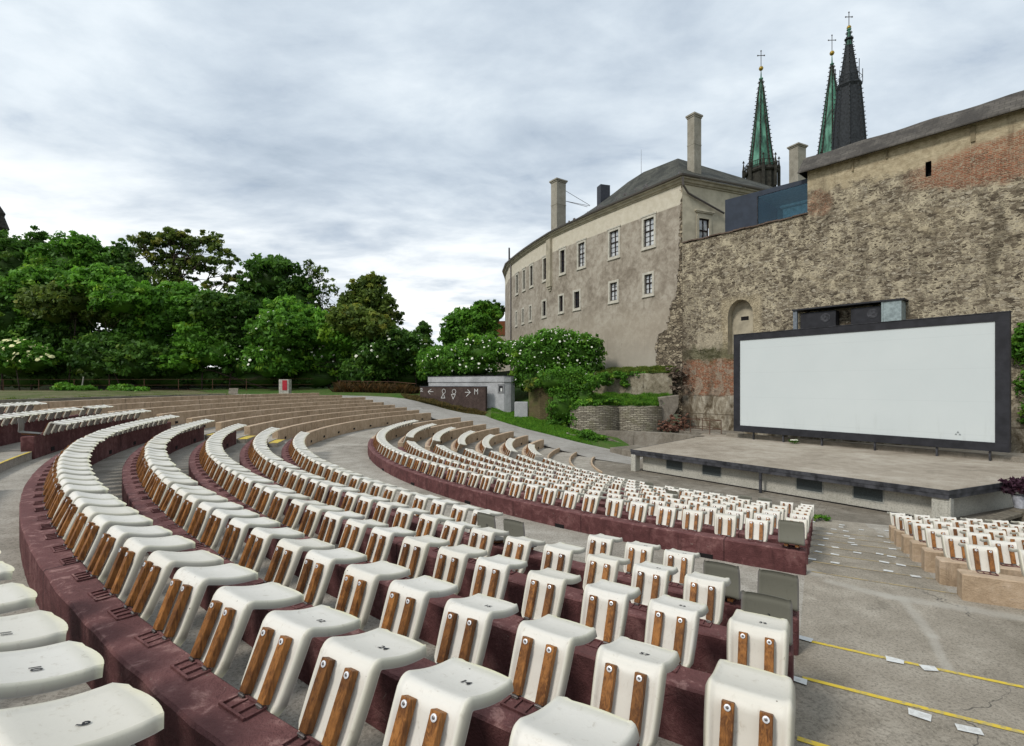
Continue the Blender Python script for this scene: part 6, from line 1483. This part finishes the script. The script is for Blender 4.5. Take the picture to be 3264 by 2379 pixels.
    if gallery:
        yg, hg = gallery; zg = zt(yg, Y); q = MB(); q.lathe([(hg * k * .86, zg - .8), (hg * k, zg - .3), (hg * k, zg), (hg * k * .9, zg + .05)], 8, rot=.25)
        for i in range(8):
            a = .25 + i * math.pi / 4; b = a + math.pi / 4; q.tube([(hg * k * math.cos(a), hg * k * math.sin(a), zg), (hg * k * math.cos(a), hg * k * math.sin(a), zg + 2.4 + (1.2 if i % 3 == 0 else 0))], .06, 5)
            q.tube([(hg * k * math.cos(a), hg * k * math.sin(a), zg + 1.1), (hg * k * math.cos(b), hg * k * math.sin(b), zg + 1.1)], .05, 4)
        q.build('gallery', SPSLATE, root)
    if green_cap:
        q = MB(); q.lathe([((h + .8) * k, zt(y, Y)) for y, h in green_cap][::-1], 8, rot=.25); q.build('copper_cap', COPPER, root)
        y, h = green_cap[1]; q = MB(); q.lathe([(h * k + .05, zt(y, Y) - .2), (h * k + .35, zt(y, Y)), (h * k + .35, zt(y, Y) + .15), (h * k, zt(y, Y) + .3)], 8, rot=.25); q.build('collar', SPSLATE, root)
spire('slender green copper spire standing alone left of the pair', 2425.9, 95, [(255, 3), (290, 8), (400, 20), (480, 29), (546, 37)], (COPPER, DSTONE), 219, 163, 205, .42, base=(575, 520, 51))
spire('green copper spire partly hidden behind the dark spire', 2652, 100, [(208, 3), (235, 6), (300, 15), (400, 27), (490, 38), (530, 42)], (COPPER, DSTONE), 170, 113, 158, .45, base=(575, 505, 55))
spire('tallest blackish slate spire with small copper cap and gallery', 2706, 92, [(98, 2.5), (146, 9), (200, 16), (272, 26), (276, 29), (285, 31), (360, 37), (450, 43), (500, 45)], (SPSLATE, SPSLATE), 88.5, 40, 82, .38, green_cap=[(98, 3), (127, 6.5), (146, 9)], gallery=(272, 36))
# little turret at the left frame edge
tw = empty('roof_turret', (at(-6, 120), 120, 0)); tag(tw, 'dark pointed roof turret cut off by the left frame edge', 'turret'); q = MB(); q.lathe([(1.6, 0), (1.6, zt(735, 120)), (2.0, zt(728, 120)), (1.1, zt(690, 120)), (1.3, zt(680, 120)), (.3, zt(655, 120)), (.05, zt(630, 120))], 10); q.build('turret_roof', DSTONE, tw)

# ------------------------------------------------------------------ sky, sun, camera
w = bpy.data.worlds.new('World'); scene.world = w; w.use_nodes = True; nt = w.node_tree; N = nt.nodes; N.clear()
def wn(typ, ins=None, **kw):
    nd = N.new(typ)
    for k, v in kw.items(): setattr(nd, k, v)
    for k, v in (ins or {}).items():
        if isinstance(v, bpy.types.NodeSocket): nt.links.new(v, nd.inputs[k])
        else: nd.inputs[k].default_value = v
    return nd
def wm(op, a, b=0.0, clamp=False): return wn('ShaderNodeMath', {0: a, 1: b}, operation=op, use_clamp=clamp).outputs[0]
def wmix(f, a, b): 
    nd = wn('ShaderNodeMix', data_type='RGBA')
    for k, v in ((0, f), (6, a), (7, b)):
        if isinstance(v, bpy.types.NodeSocket): nt.links.new(v, nd.inputs[k])
        else: nd.inputs[k].default_value = (*v, 1) if isinstance(v, tuple) else v
    return nd.outputs[2]
def wsm(v, a, b): return wn('ShaderNodeMapRange', {0: v, 1: a, 2: b, 3: 0., 4: 1.}, interpolation_type='SMOOTHSTEP').outputs[0]
SUN_EL, SUN_AZ = R_(43), R_(-128)     # azimuth measured from +Y towards +X
sky = wn('ShaderNodeTexSky', sky_type='NISHITA'); sky.sun_disc = False; sky.sun_elevation = SUN_EL; sky.sun_rotation = SUN_AZ; sky.air_density = 1.0; sky.dust_density = 2.0
tc = wn('ShaderNodeTexCoord').outputs['Generated']; sp3 = wn('ShaderNodeSeparateXYZ', {0: tc}); zz = wm('MAXIMUM', sp3.outputs[2], 0.0)
den = wm('ADD', zz, .10); px, py = wm('DIVIDE', sp3.outputs[0], den), wm('DIVIDE', sp3.outputs[1], den)
cv = wn('ShaderNodeCombineXYZ', {0: px, 1: py, 2: 0.0}).outputs[0]
rot = wn('ShaderNodeMapping', {0: cv, 'Rotation': (0, 0, R_(20)), 'Scale': (.72, 1.0, 1)}).outputs[0]
n1 = wn('ShaderNodeTexNoise', {'Vector': rot, 'Scale': .95, 'Detail': 10, 'Roughness': .60, 'Distortion': .25}).outputs['Fac']
n2 = wn('ShaderNodeTexNoise', {'Vector': rot, 'Scale': 2.6, 'Detail': 9, 'Roughness': .55, 'Distortion': .3}).outputs['Fac']
n3 = wn('ShaderNodeTexNoise', {'Vector': rot, 'Scale': .33, 'Detail': 4, 'Roughness': .5}).outputs['Fac']
f = wm('ADD', wm('MULTIPLY', n1, .50), wm('ADD', wm('MULTIPLY', n2, .32), wm('MULTIPLY', n3, .18)))
cr = wn('ShaderNodeValToRGB', {0: f}); e = cr.color_ramp.elements
for p, c in ((.36, (.30, .365, .44)), (.44, (.40, .465, .54)), (.50, (.50, .565, .63)), (.56, (.61, .67, .72)), (.68, (.79, .82, .845))):
    if p == .36: e[0].position = p; e[0].color = (*c, 1)
    elif p == .68: e[-1].position = p; e[-1].color = (*c, 1)
    else: x = cr.color_ramp.elements.new(p); x.color = (*c, 1)
low = wm('SUBTRACT', 1.0, wsm(zz, .02, .42)); leftw = wsm(sp3.outputs[0], .55, -.25)
brt = wm('MULTIPLY', low, leftw); brt2 = wm('MULTIPLY', brt, wsm(f, .44, .60))
c = wmix(wm('MULTIPLY', brt, .5), cr.outputs[0], (.74, .76, .78)); c = wmix(wm('MULTIPLY', brt2, .95), c, (1.0, .985, .95))
gap = wm('MULTIPLY', wm('SUBTRACT', 1.0, wsm(n2, .30, .42)), .18)
skyc = wn('ShaderNodeMix', {6: (0, 0, 0, 1)}, data_type='RGBA', blend_type='MULTIPLY'); skyc.inputs[0].default_value = 1; nt.links.new(sky.outputs[0], skyc.inputs[6]); skyc.inputs[7].default_value = (.10, .10, .10, 1)
c = wmix(gap, c, skyc.outputs[2])
bg = wn('ShaderNodeBackground', {0: c, 1: 1.36}); wo = wn('ShaderNodeOutputWorld', {0: bg.outputs[0]})
sl = bpy.data.lights.new('sun', 'SUN'); sl.energy = 2.3; sl.angle = R_(11); sl.color = (1, .965, .91); so = bpy.data.objects.new('sun', sl); COL.objects.link(so)
dv = Vector((math.sin(SUN_AZ) * math.cos(SUN_EL), math.cos(SUN_AZ) * math.cos(SUN_EL), math.sin(SUN_EL)))
so.rotation_euler = dv.to_track_quat('Z', 'Y').to_euler(); so.location = (0, 0, 60)
cam = bpy.data.cameras.new('camera'); cam.sensor_width = 36; cam.lens = 1611.8 / 3264 * 36; cam.shift_y = (1227.5 - 1189.5) / 3264; cam.clip_start = .05; cam.clip_end = 8000
co_ = bpy.data.objects.new('camera', cam); COL.objects.link(co_); co_.rotation_euler = (R_(90), 0, 0); scene.camera = co_
scene.view_settings.view_transform = 'Standard'; scene.view_settings.look = 'None'; scene.view_settings.exposure = 0
scene.cycles.max_bounces = 5; scene.cycles.diffuse_bounces = 2; scene.cycles.transparent_max_bounces = 8
